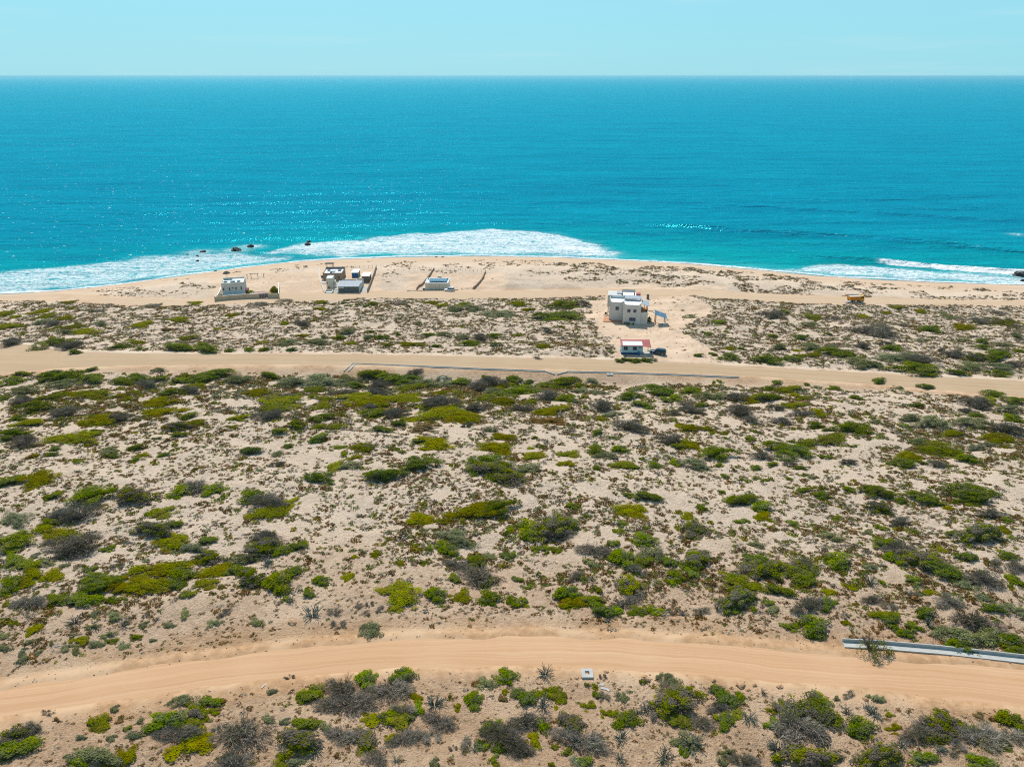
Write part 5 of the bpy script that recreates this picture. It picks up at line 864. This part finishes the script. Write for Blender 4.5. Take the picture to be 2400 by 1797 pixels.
rz = R(15.5); A = P(505, 706.5); L_ = lambda x, y: (lambda v: Vector((v.x, v.y, hz(v.x, v.y))))(at_local(A, rz, x, y))
wall_run('front_wall', [L_(0, 0), L_(5.9, 0), L_(11.8, 0), L_(17.6, 0)], 2.0, .22, 'tan', 'long tan front wall of the walled beach house', 'wall', 'cream', .2)
wall_run('front_wall', [L_(21.4, 0), L_(25.6, 0)], 2.0, .22, 'tan', 'short tan front wall between gate and corner of the walled beach house', 'wall', 'cream', .22)
wall_run('side_wall', [L_(0, .3), L_(.2, 8), L_(.2, 16), L_(.2, 22)], 1.9, .22, 'cream', 'cream side wall along the palm hedge side of the walled beach house', 'wall', 'white')
wall_run('side_wall', [L_(25.6, .3), L_(25.4, 8), L_(25.2, 16), L_(25, 24)], 1.9, .22, 'cream', 'cream side wall beside the yellow-green garden trees', 'wall', 'white')
g = empty('driveway_gate', L_(17.8, 0), rz, 'dark grey sheet gate in the tan front wall', 'gate')
for i in range(5): boxes('slat', [(.02 + .68 * i, .68 * (i + 1) - .02, -.05, .05, .05, 1.95)], 'gate', g)
boxes('rail', [(0, 3.4, .051, .1, .3, .4), (0, 3.4, .051, .1, 1.6, 1.7)], 'chassis', g)
hb = L_(2.6, 5.2); hA = empty('walled_house', (hb.x, hb.y, A.z), rz, 'cream two storey house with white panel roof inside the tan wall', 'house')
boxes('wall', [(0, 9.2, 0, 9.5, -.4, 5.5)], 'plaster', hA); parapet(hA, 0, 9.2, 0, 9.5, 5.5, .7, .22, 'cream'); boxes('roof', [(.22, 8.98, .22, 9.28, 5.5, 5.58)], 'whiteroof', hA)
for xx in (.75, 3.1, 5.7, 7.9): window(hA, xx, 0, 3.6, .62, 1.35, 1, 'tan')
window(hA, 4.4, 0, 3.9, .8, .6, 1, 'tan')
for (cx, cy, w_, d_) in ((1.5, 7.9, 2.0, 1.3), (3.3, 7.9, 1.3, 1.3), (1.6, 1.8, 2.4, 1.2), (1.4, 4.5, 1.6, 1.6), (4.4, 3.6, 1.9, 3.4), (6.8, 4.3, 1.4, 2.4)): solar_panel(hA, (cx, cy, 5.75), w_, d_, R(6))
boxes('tank', [(1.0, 1.5, 3.6, 4.1, 5.58, 6.1)], 'dark', hA); boxes('tank', [(5.7, 6.1, 1.0, 1.4, 5.58, 6.0)], 'dark', hA)
boxes('front_terrace', [(.3, 9.0, -3.3, -.02, -.4, 1.5)], 'cream', hA); boxes('terrace_wall', [(.3, 9.0, -3.3, -3.1, 1.5, 1.85), (4.3, 4.5, -3.1, -.02, 1.5, 2.1)], 'white', hA); boxes('terrace_floor', [(.3, 9.0, -3.1, -.02, 1.5, 1.53)], 'pool', hA)
boxes('vent_block', [(1.6, 2.0, -3.34, -3.302, .6, 1.0)], 'pane', hA); boxes('vent_block', [(3.0, 3.4, -3.34, -3.302, .6, 1.0)], 'pane', hA)
boxes('side_store', [(9.24, 10.4, 1.5, 5.5, -.3, 2.1)], 'redwood', hA)
b1 = L_(12.6, 12.5); o = empty('garden_terrace', (b1.x, b1.y, b1.z), rz, 'pale low terrace strip behind the walled garden', 'terrace'); boxes('slab', [(0, 6.6, 0, 2.4, -.3, .35)], 'pool', o); boxes('ledge', [(0, 6.6, 2.4, 2.6, -.3, .8)], 'white', o)
b1 = L_(14.5, 3.2); o = empty('courtyard_paving', (b1.x, b1.y, b1.z), rz, 'pale tan paving inside the gate of the walled house', 'paving'); boxes('slab', [(0, 7.2, 0, 3.4, -.3, .06)], 'sandload', o); boxes('kerb', [(0, 7.2, 3.4, 3.6, -.3, .3)], 'white', o)
rnd = random.Random(5)
beds = sorted((14.6 + rnd.random() * 7.0, 7.2 + rnd.random() * 4.2) for i in range(16))
for i, (bx_, by_) in enumerate(beds):
    kd = 'gobg'[i % 4]; o = link('garden_plant', LIB[(kd, 'small')][i % 4][0], None, L_(bx_, by_), None, ORD[i] + ' low plant in the walled house\'s garden bed, from the palm side', 'plant', 'low plants in the walled garden bed'); s_ = rnd.uniform(.35, .7); o.scale = (s_, s_, s_ * 1.1)
boxes('garden_bed', [(0, 7.6, 0, 5.0, -.3, .1)], 'terracotta', None, loc=L_(14.3, 6.9), kind='structure').rotation_euler.z = rz
for i, (xx, yy, s_) in enumerate(((23.2, 5.5, 1.3), (23.4, 8.3, 1.5), (23.3, 11.2, 1.4), (23.1, 14.2, 1.2))):
    o = link('garden_tree', LIB[('o', 'mid')][i][0], None, L_(xx, yy), None, ORD[i] + ' yellow-green garden tree along the side wall, from the gate', 'tree', 'garden trees along the side wall'); o.scale = (s_ * 1.2, s_ * 1.5, 3.0)
for i, yy in enumerate((3.0, 8.5, 12)):
    o = link('hedge_plant', LIB[('g', 'small')][i][0], None, L_(1.2, yy), None, ORD[i] + ' green hedge plant between side wall and house, from the front wall', 'plant', 'hedge plants beside the walled house'); o.scale = (.6, 1.4, 1.5)
def palm(p, hgt, label):
    o = empty('palm_tree', p, 0, label, 'tree'); tubes('trunk', [([(0, 0, -.1), (.08, 0, hgt * .5), (0, .05, hgt)], .2, .12)], 'timber', o, 8)
    V, F = [], []; q = random.Random(3)
    for i in range(16):
        a = i * 2.4; t = q.uniform(.1, .9); L1 = 1.5; k = len(V); dx, dy = math.cos(a), math.sin(a)
        pts = [(L1 * u * dx, L1 * u * dy, hgt + t * 1.2 * u - 1.5 * u * u) for u in (0, .35, .7, 1.0)]
        for j, (x, y, z) in enumerate(pts): w = (.05, .22, .2, .02)[j]; V += [(x - dy * w, y + dx * w, z - .04), (x + dy * w, y - dx * w, z - .04)]
        for j in range(3): F.append((k + 2 * j, k + 2 * j + 1, k + 2 * j + 3, k + 2 * j + 2))
    link('crown', mesh_np('crown', V, F, FM['g'], False, {'tint': ('FLOAT', np.full(len(V), .6)), 'dead': ('FLOAT', np.zeros(len(V)))}), o)
palm(L_(14.3, 3.4), 2.6, 'small palm tree by the courtyard of the walled house')
b1 = P(532.5, 651); o = empty('palapa_umbrella', b1, 0, 'round thatched palapa umbrella behind the walled house', 'umbrella'); tubes('pole', [([(0, 0, -.2), (0, 0, 1.4), (0, 0, 3.0)], .09, .08)], 'timber', o, 6)
n = 20; V = [(0, 0, 3.5)] + [((1.9 + .1 * (i % 2)) * math.cos(6.283 * i / n), (1.9 + .1 * (i % 2)) * math.sin(6.283 * i / n), 2.25 - .06 * (i % 2)) for i in range(n)] + [(1.0 * math.cos(6.283 * i / n), 1.0 * math.sin(6.283 * i / n), 3.02) for i in range(n)]
F = [(0, 1 + n + i, 1 + n + (i + 1) % n, 0) for i in range(n)] + [(1 + i, 1 + (i + 1) % n, 1 + n + (i + 1) % n, 1 + n + i) for i in range(n)]
bm = bmesh.new(); vs = [bm.verts.new(v) for v in V]
for f in F: bm.faces.new([vs[i] for i in dict.fromkeys(f)])
me = bpy.data.meshes.new('thatch'); bm.to_mesh(me); bm.free(); me.materials.append(M['thatch']); link('thatch', me, o)
b1 = P(597, 651.5); o = empty('timber_arbour', b1, R(8), 'weathered timber arbour behind the walled garden', 'arbour')
for xx in (-1.7, 1.5): boxes('post', [(xx, xx + .18, -.1, .1, -.3, 2.1)], 'timber', o)
boxes('beam', [(-2.2, 2.1, -.15, .15, 2.1, 2.3)], 'timber', o)
for i, (xx, yy) in enumerate(((579.5, 652), (618.5, 650.5))):
    o = empty('fence_post', P(xx, yy), 0, ('tall weathered post on the house side of the timber arbour', 'weathered post between timber arbour and garden side wall')[i], 'post'); tubes('shaft', [([(0, 0, -.3), (0, .03, .9), (.05, 0, 2.0)], .14, .1)], 'timber', o, 6); boxes('crosspiece', [(-.1, .7, -.06, .06, 1.7, 1.85)], 'timber', o)

# ---------------------------------------------------------------- cluster of small beach buildings
def zp(x, y, ox=730, oy=600, s=13.82): return P(ox + x / s, oy + y / s)
def small_house(name, label, c, w, d, h, wallm, roofm, rz=R(4), cat='house', par=.25):
    o = empty(name, c, rz, label, cat); boxes('wall', [(0, w, 0, d, -.5, h)], wallm, o)
    if par: parapet(o, 0, w, 0, d, h, par, .16, wallm); boxes('roof', [(.16, w - .16, .16, d - .16, h, h + .05)], roofm, o)
    else: boxes('roof', [(-.2, w + .2, -.25, d + .2, h, h + .14)], roofm, o)
    return o
tw = small_house('stair_tower', 'tall narrow olive tower with white roof among the beach buildings', zp(500, 1055), 2.9, 5.6, 4.6, 'cream', 'whiteroof'); window(tw, .6, 0, 2.7, .4, .9, 1, 'tan'); boxes('door', [(.75, 1.25, -.04, -.002, 0, 1.0)], 'pane', tw); boxes('side_stair', [(2.92, 3.7, .4, 4.8, -.4, 1.4), (2.92, 3.7, 1.9, 4.8, 1.4, 2.8)], 'plaster', tw)
rb = small_house('rear_house', 'brown flat-roofed house with solar panels behind the tower', zp(385, 800), 9.0, 9.5, 3.2, 'brick', 'whiteroof', R(3), 'house', .5)
for (cx, cy) in ((1.9, 6.6), (6.9, 6.4)): solar_panel(rb, (cx, cy, 3.5), 1.7, 2.6, R(10))
boxes('roof_box', [(3.0, 5.2, 3.0, 5.4, 3.25, 4.0)], 'white', rb); boxes('roof_tank', [(3.4, 4.2, .8, 1.6, 3.25, 4.1)], 'dark', rb); window(rb, 7.6, 0, 1.5, 1.2, 1.2, 2, 'tan'); boxes('rear_wall', [(0, 9, 9.52, 9.7, -.4, 4.2)], 'timber', rb)
c1 = zp(870, 1195); mh = empty('carport_house', c1, R(2), 'low beach house with grey corrugated roof and dark slatted front', 'house')
boxes('wall', [(0, 9.2, 3.0, 10.5, -.5, 2.6)], 'plaster', mh)
rf = quadbox('roof', [(-.9, .4, 2.75), (9.3, .4, 2.75), (9.4, 7.4, 3.6), (-.7, 7.4, 3.6)], .1, 'corr', mh)
tubes('rib', [([(-.8, .5 + .62 * i, 2.8 + .075 * i), (4.2, .5 + .62 * i, 2.8 + .075 * i), (9.3, .5 + .62 * i, 2.8 + .075 * i)], .035, .035) for i in range(12)], 'corr', rf, 3)
for i in range(16): boxes('slat', [(.02 + .575 * i, .575 * (i + 1) - .03, .55, .65, -.4, 2.6)], 'dark', mh)
boxes('rear_roof', [(.1, 6.3, 7.5, 10.4, 2.62, 2.75)], 'conc', mh); boxes('roof_wall', [(0, 6.5, 10.52, 10.7, 2.6, 3.3), (6.5, 9.4, 12.5, 12.7, -.4, 3.2)], 'plaster', mh); boxes('corner_post', [(9.2, 9.45, .5, .8, -.4, 2.7)], 'cream', mh); boxes('canopy', [(0, 2.6, -.2, .5, 2.3, 2.42)], 'conc', mh)
sh = small_house('blue_shed', 'white-roofed shed with bright blue front on the beach side', zp(1312, 695), 3.0, 6.6, 2.3, 'brick', 'whiteroof', R(3), 'shed', 0); boxes('blue_front', [(.06, 2.94, -.06, -.004, .1, 2.2)], 'blue', sh)
sh = small_house('brown_shed', 'white-roofed shed with brown slatted front beside the long block wall', zp(1640, 860), 3.5, 7.0, 3.0, 'brick', 'whiteroof', R(3), 'shed', 0)
for i in range(9): boxes('slat', [(.06 + .375 * i, .36 + .375 * i, -.05, -.004, .0, 2.9)], 'timber', sh)
c1 = zp(1590, 1180); o = empty('concrete_drive', c1, R(4), 'pale grey concrete drive beside the carport house', 'driveway')
for i in range(4): boxes('slab', [(0, 3.1, .05 + 2.4 * i, 2.4 * (i + 1), -.3, .08)], 'conc', o)
c1 = zp(690, 1195); o = empty('concrete_steps', c1, R(3), 'broad pale concrete steps beside the dark slatted front', 'steps')
for i in range(3): boxes('step', [(0, 2.3, 2.0 * i + .02, 2.0 * (i + 1), -.3, .1 + .14 * i)], 'conc', o)
c1 = zp(440, 1200); o = empty('planter_box', c1, R(4), 'low olive planter with pale ledge at the lot corner', 'planter'); boxes('wall', [(0, 3.4, 2.2, 2.5, -.3, 1.0), (0, .3, 0, 2.2, -.3, .9), (3.1, 3.4, 0, 2.2, -.3, .9)], 'cream', o); boxes('ledge', [(.3, 3.1, 0, 1.1, -.3, .3)], 'white', o)
c1 = zp(305, 890); o = empty('white_table', c1, R(3), 'long white slab table beside the olive tower', 'table'); boxes('top', [(0, 2.5, 0, 1.0, .6, .72)], 'white', o)
for xx in (.1, 2.2): boxes('leg', [(xx, xx + .2, .1, .9, -.1, .6)], 'white', o)
c1 = zp(1580, 1055); o = empty('water_tank', c1, 0, 'blue water tank with white top beside the concrete drive', 'tank'); tubes('body', [([(0, 0, -.1), (0, 0, .7), (0, 0, 1.5)], .55, .55)], 'blue', o, 14); tubes('lid', [([(0, 0, 1.5), (0, 0, 1.75), (0, 0, 2.0)], .5, .2)], 'white', o, 12)
c1 = zp(355, 800); o = empty('tank_stand', c1, 0, 'dark tank on a post stand beside the rear house', 'tank'); tubes('tank', [([(0, 0, 1.4), (0, 0, 1.9), (0, 0, 2.4)], .5, .45)], 'dark', o, 12); tubes('stand', [([(0, 0, -.2), (0, 0, .6), (0, 0, 1.4)], .15, .15)], 'redwood', o, 6)
c1 = zp(585, 412); o = empty('beach_pergola', c1, R(3), 'slatted timber pergola standing on the open beach', 'pergola')
for xx in (-1.7, 1.6):
    for yy in (0, 2.4): boxes('post', [(xx, xx + .16, yy, yy + .16, -.4, 2.4)], 'redwood', o)
for i in range(9): boxes('slat', [(-2.2, 2.2, -.4 + .4 * i, -.1 + .4 * i, 2.4, 2.48)], 'timber', o)
boxes('deck', [(-2.1, 2.1, -.2, 2.9, -.3, .12)], 'timber', o)
wall_run('lot_wall', [zp(410, 1195), zp(360, 1060), zp(315, 930), zp(285, 800), zp(268, 690), zp(262, 560), zp(258, 470)], 1.3, .2, 'pipe', 'pale thin wall along the tower side of the building cluster')
wall_run('block_wall', [zp(1815, 1190), zp(1880, 1030), zp(1950, 850), zp(2010, 690), zp(2065, 520), zp(2105, 390)], 1.7, .25, 'brick', 'brown block wall beside the brown shed, running to the beach')
for i, xx in enumerate((1010, 1180, 1300, 1440, 1560, 1700, 1840, 1975)):
    o = empty('beach_fence_post', zp(xx, 400 - i * 4), 0, ORD[i] + ' weathered post of the fence behind the sheds, from the pergola', 'post', 'posts of the fence behind the sheds'); tubes('shaft', [([(0, 0, -.3), (.02, 0, .6), (0, 0, 1.35)], .09, .07)], 'timber', o, 6); boxes('rail', [(0, 1.7 if i < 7 else .1, -.03, .03, .75, .83)], 'timber', o)
o = link('garden_bush', LIB[('g', 'small')][1][0], None, zp(750, 990), None, 'green bush between olive tower and corrugated roof', 'bush'); o.scale = (1.0, 1.6, 1.4)

# ---------------------------------------------------------------- panel-roofed block and its lot
def bp_(x, y): return P(960 + x / 10.05, 600 + y / 10.05)
bl = empty('panel_block', bp_(375, 803), R(-1), 'cream flat block with one wide solar array on the roof', 'house')
boxes('wall', [(0, 10.4, 0, 8.2, -.5, 3.1)], 'cream', bl); parapet(bl, -.12, 10.52, -.12, 8.32, 3.1, .4, .3, 'white'); boxes('roof', [(.18, 10.22, .18, 8.02, 3.1, 3.16)], 'whiteroof', bl)
for i in range(8): solar_panel(bl, (2.0 + 1.02 * i, 4.4, 3.5), .98, 5.0, R(3), 'solar_panel', 1)
for k, xx in enumerate((.8, 9.7)): boxes('roof_vent', [(xx - .2, xx + .2, 6.4, 6.8, 3.16, 3.8)], 'dark', bl)
tubes('drain_pipe', [([(2.6 + 2 * i, -.05, .1), (2.6 + 2 * i, -.05, 1.5), (2.6 + 2 * i, -.05, 3.0)], .05, .05) for i in range(4)], 'tan', bl, 5)
o = empty('pump_box', bp_(305, 803), 0, 'small white box with dark door against the panel-roofed block', 'utility box'); boxes('body', [(0, 1.3, 0, 1.0, -.2, 1.1)], 'white', o); boxes('door', [(.3, 1.0, -.03, -.003, .1, .95)], 'pane', o)
o = empty('garden_crate', bp_(660, 506), 0, 'low grey crate on sand behind the panel-roofed block', 'crate'); boxes('body', [(0, 1.8, 0, 1.2, -.2, .6)], 'conc', o); boxes('lid', [(-.06, 1.86, -.06, 1.26, .6, .68)], 'cream', o)
wall_run('block_wall', [bp_(578, 318), bp_(500, 430), bp_(420, 545), bp_(350, 630), bp_(290, 700), bp_(215, 735), bp_(165, 803)], 1.1, .25, 'brick', 'brown wall dropping past the panel-roofed block to the road')
wall_run('block_wall', [bp_(1787, 378), bp_(1745, 490), bp_(1690, 590), bp_(1620, 670), bp_(1560, 735), bp_(1500, 783)], 1.1, .25, 'brick', 'brown curved wall across the empty lot from the panel-roofed block')
wall_run('road_kerb', [bp_(-60, 832), bp_(300, 822), bp_(700, 814), bp_(1150, 806)], .25, .25, 'timber', 'low dark kerb between beach road and panel-roofed block', 'kerb')
for i in range(14):
    t = i / 13; o = empty('lot_fence_post', bp_(600 + 1180 * t, 338 + 42 * t), 0, ORD[i] + ' thin post of the fence on the empty lot\'s beach side, from the block', 'post', 'posts of the fence on the empty lot'); tubes('shaft', [([(0, 0, -.3), (.02, 0, .5), (0, 0, 1.1)], .07, .06)], 'timber', o, 5); tubes('wire', [([(0, 0, .8), (.8, 0, .78), (1.6, 0, .8)], .02, .02)], 'timber', o, 3)
o = empty('lot_gate', bp_(1225, 800), R(1), 'dark rail gate at the road edge of the empty lot', 'gate')
for xx in (0, 2.4, 4.9): boxes('post', [(xx, xx + .2, -.1, .1, -.3, 1.0)], 'chassis', o)
boxes('rail', [(.2, 4.9, -.04, .04, .8, .88)], 'redwood', o); boxes('rail', [(.2, 4.9, -.04, .04, .35, .42)], 'redwood', o)

# ---------------------------------------------------------------- drains, slabs and small things by the roads
def channel(name, pts, w, h, label, lift=.0):
    """A concrete trough along places on the ground."""
    o = empty(name, pts[0], 0, label, 'drain'); p0 = pts[0]
    for nm, a0, a1, z0, z1 in (('kerb', w / 2, w / 2 + .06 + w * .08, -.4, h), ('kerb', -w / 2 - .06 - w * .08, -w / 2, -.4, .14), ('bed', -w / 2, w / 2, -.4, .09)):
        V, F = [], []
        for i, p in enumerate(pts):
            a = pts[max(i - 1, 0)]; b = pts[min(i + 1, len(pts) - 1)]; d = Vector((b.x - a.x, b.y - a.y, 0)).normalized(); nn = Vector((-d.y, d.x, 0)); c = p - p0 + Vector((0, 0, lift))
            for (s, z) in ((a0, z0), (a1, z0), (a1, z1), (a0, z1)): V.append(tuple(c + nn * s + Vector((0, 0, z))))
        for i in range(len(pts) - 1):
            for k in range(4): F.append((4 * i + k, 4 * i + (k + 1) % 4, 4 * i + 4 + (k + 1) % 4, 4 * i + 4 + k))
        e = 4 * (len(pts) - 1); F += [(3, 2, 1, 0), (e, e + 1, e + 2, e + 3)]
        link(nm, mesh_np(nm, V, F, M['conc']), o)
    return o
def dense(pts, n=8):
    out = []
    for a, b in zip(pts[:-1], pts[1:]):
        for k in range(n): t = k / n; out.append(P(a[0] + (b[0] - a[0]) * t, a[1] + (b[1] - a[1]) * t))
    return out + [P(*pts[-1])]
channel('roadside_drain', dense([(1976, 1511), (2070, 1516), (2200, 1527), (2320, 1540), (2400, 1549), (2480, 1558)]), .85, .5, 'broad pale concrete drain beside the near road', .10)
channel('roadside_drain', dense([(826, 853), (1000, 860), (1150, 866), (1278, 871)]), .32, .28, 'long thin concrete drain between the drain head and the broken gap')
channel('roadside_drain', dense([(1330, 872), (1430, 874), (1560, 878), (1732, 885)]), .32, .28, 'thin concrete drain running past the small white slab on the middle road')
for i, (a, b) in enumerate((((826, 853), (806, 871)), ((834, 854), (817, 871)))): wall_run('drain_wing', [P(*a), P((a[0] + b[0]) / 2, (a[1] + b[1]) / 2), P(*b)], .3, .25, 'conc', ('outer pale wing wall of the middle road\'s drain head', 'inner pale wing wall of the middle road\'s drain head')[i], 'drain')
for i, (a, b) in enumerate((((1278, 871), (1300, 878)), ((1330, 872), (1306, 878)))): wall_run('drain_wing', [P(*a), P(*b)], .3, .3, 'conc', ('wing wall on the drain-head side of the broken gap', 'wing wall on the white-slab side of the broken gap')[i], 'drain')
def slab(c, w, label, rz=0):
    o = empty('manhole_slab', c, rz, label, 'slab'); boxes('slab', [(-w, w, -w, -w * .3, -.2, .14), (-w, w, w * .45, w, -.2, .14), (-w, -w * .35, -w * .3, w * .45, -.2, .14), (w * .4, w, -w * .3, w * .45, -.2, .14)], 'conc', o); boxes('pit_floor', [(-w * .34, w * .39, -w * .29, w * .44, -.2, -.02)], 'tan', o)
slab(P(1376, 1578), .68, 'square pale concrete slab with open manhole beside the near road'); slab(P(1429, 876.5), .8, 'small white slab on the middle road\'s drain')
rnd = random.Random(9)
for i, (xx, yy) in enumerate(((1410, 1604), (1414, 1613), (1424, 1616))):
    o = link('broken_slab', mesh_np('broken_slab', [(-.3, -.14, 0), (.28, -.16, .02), (.3, .12, .03), (-.22, .15, 0), (-.3, -.14, .07), (.28, -.16, .09), (.3, .12, .1), (-.22, .15, .07)], BOXF, M['conc']), None, P(xx, yy), None, ORD[i] + ' pale broken slab piece below the open manhole slab', 'rubble', 'pale broken slab pieces'); o.rotation_euler.z = rnd.uniform(-1, 1)
tubes('culvert_pipe', [([(.9 * math.cos(t), 0, .9 * math.sin(t)) for t in np.linspace(0, math.pi, 13)], .12, .12)], 'white', None, 6, loc=P(1038, 891), label='white arched culvert end among the thicket below the middle road', cat='pipe')
for i, (x0, y0, ln, a) in enumerate(((130, 1516, .6, .5), (613, 1613, .7, 1.1))):
    tubes('white_stick', [([(0, 0, .06), (ln / 2 * math.cos(a), ln / 2 * math.sin(a), .1), (ln * math.cos(a), ln * math.sin(a), .08)], .05, .05)], 'white', None, 5, loc=P(x0, y0), label=('short white stick on the seaward verge of the near road', 'slanting white stick on the landward verge of the near road')[i], cat='stick')
# boulders
def boulder(seed, sx, sy, sz, m):
    bm = bmesh.new(); bmesh.ops.create_icosphere(bm, subdivisions=3, radius=1.0); q = random.Random(seed); ph = [q.uniform(0, 9) for _ in range(6)]
    for v in bm.verts:
        n_ = v.co.copy(); k = 1 + .22 * math.sin(n_.x * 3.1 + ph[0]) * math.cos(n_.y * 2.7 + ph[1]) + .14 * math.sin(n_.z * 6 + ph[2] + n_.x * 5) + .08 * math.sin(n_.y * 11 + ph[3] + n_.z * 9)
        v.co = Vector((n_.x * sx * k, n_.y * sy * k, n_.z * sz * k))
    me = bpy.data.meshes.new('boulder'); bm.to_mesh(me); bm.free(); me.materials.append(m); return me
for i, (xx, yy, s_, lb) in enumerate(((553, 588, 3.0, 'large black rock in the surf before the breaking foam'), (587, 579, 2.0, 'black rock in the surf just seaward of the large rock'), (475, 592, 1.7, 'flat black rock breaking the lacy surf'), (463, 601, .9, 'small black rock in the lacy surf below the flat rock'), (440, 598, .8, 'tiny black rock furthest along the lacy surf'), (463, 612, .8, 'dark rock awash near the waterline'), (721, 574, 1.9, 'black rock inside the broad foam patch'), (724, 567, 1.1, 'small black rock at the foam patch\'s seaward rim'), (2394, 646, 3.6, 'big black rock in the surf past the breaking wave'), (2396, 659, 1.0, 'small black rock beside the big surf rock'))):
    x_, y_ = sea_pt(xx, yy); link('sea_rock', boulder(i, s_, s_ * .8, s_ * .62, M['rock']), None, (float(x_), float(y_), .25), None, lb, 'rock', 'black rocks in the surf')
for i, (xx, yy) in enumerate(((505, 635.5), (1022, 603), (1037, 603))): link('beach_rock', boulder(40 + i, .8, .6, .5, M['rock']), None, P(xx, yy), None, ('small dark rock on the wet sand behind the walled house', 'first of two dark rocks at the waterline behind the panel-roofed block', 'second of two dark rocks at the waterline behind the panel-roofed block')[i], 'rock', 'dark rocks at the waterline')
M['boulder'] = mat('orange boulder', (.48, .29, .16), .95, .1, .25, 3, .5)
for i, (xx, yy, s_) in enumerate(((1512, 1590, .55), (1735, 1606, .5), (1752, 1616, .25), (1768, 1605, .3), (1634, 1621, .28), (1672, 1594, .3), (1828, 1609, .35), (2028, 1638, .35), (1581, 1453, .6), (1420, 1574, .3), (1352, 1588, .25), (685, 1459, .6))):
    link('boulder', boulder(60 + i, s_, s_ * .8, s_ * .6, M['boulder']), None, P(xx, yy), None, (ORD[i] + ' orange boulder along the near road\'s verges, from its drainless side'), 'boulder', 'orange boulders beside the near road')
M['rust'] = mat('rusty wreck', (.20, .075, .045), .9, .1, .3, 3)
for i, (x0, y0, s_) in enumerate(((850, 245, 1.1), (1370, 285, 1.0), (1090, 260, .6))):
    p = bp_(x0, y0); q = random.Random(i); pts = []
    for k in range(7): a = q.uniform(0, 6.28); L1 = q.uniform(.8, 2.0) * s_; pts.append(([(0, 0, .15), (L1 * .5 * math.cos(a), L1 * .3 * math.sin(a), .6 * s_ * q.random() + .3), (L1 * math.cos(a), L1 * .5 * math.sin(a), q.uniform(.1, 1.2) * s_)], .14 * s_, .06 * s_))
    tubes('driftwood', pts, 'rust' if i < 2 else 'timber', None, 5, loc=p, label=('upright rust-red driftwood tangle on the beach', 'arched rust-red driftwood tangle on the beach', 'small grey driftwood tangle between the two red ones')[i], cat='driftwood')
# thin tree by the near road's drain
q1 = P(2040, 1524); o = empty('roadside_tree', q1, 0, 'sparse thorny tree leaning over the near road\'s drain', 'tree')
V, F = tube_net(stems(777, 34, .95, .022, .006, 2, .5, .3), 3); tr = link('trunk', mesh_np('trunk', V, F, M_STEM, True), o); cr = link('crown', leaf_mesh('crown', 991, 900, .06, 26, 'g'), o); o.scale = (2.1, 1.8, 2.3)
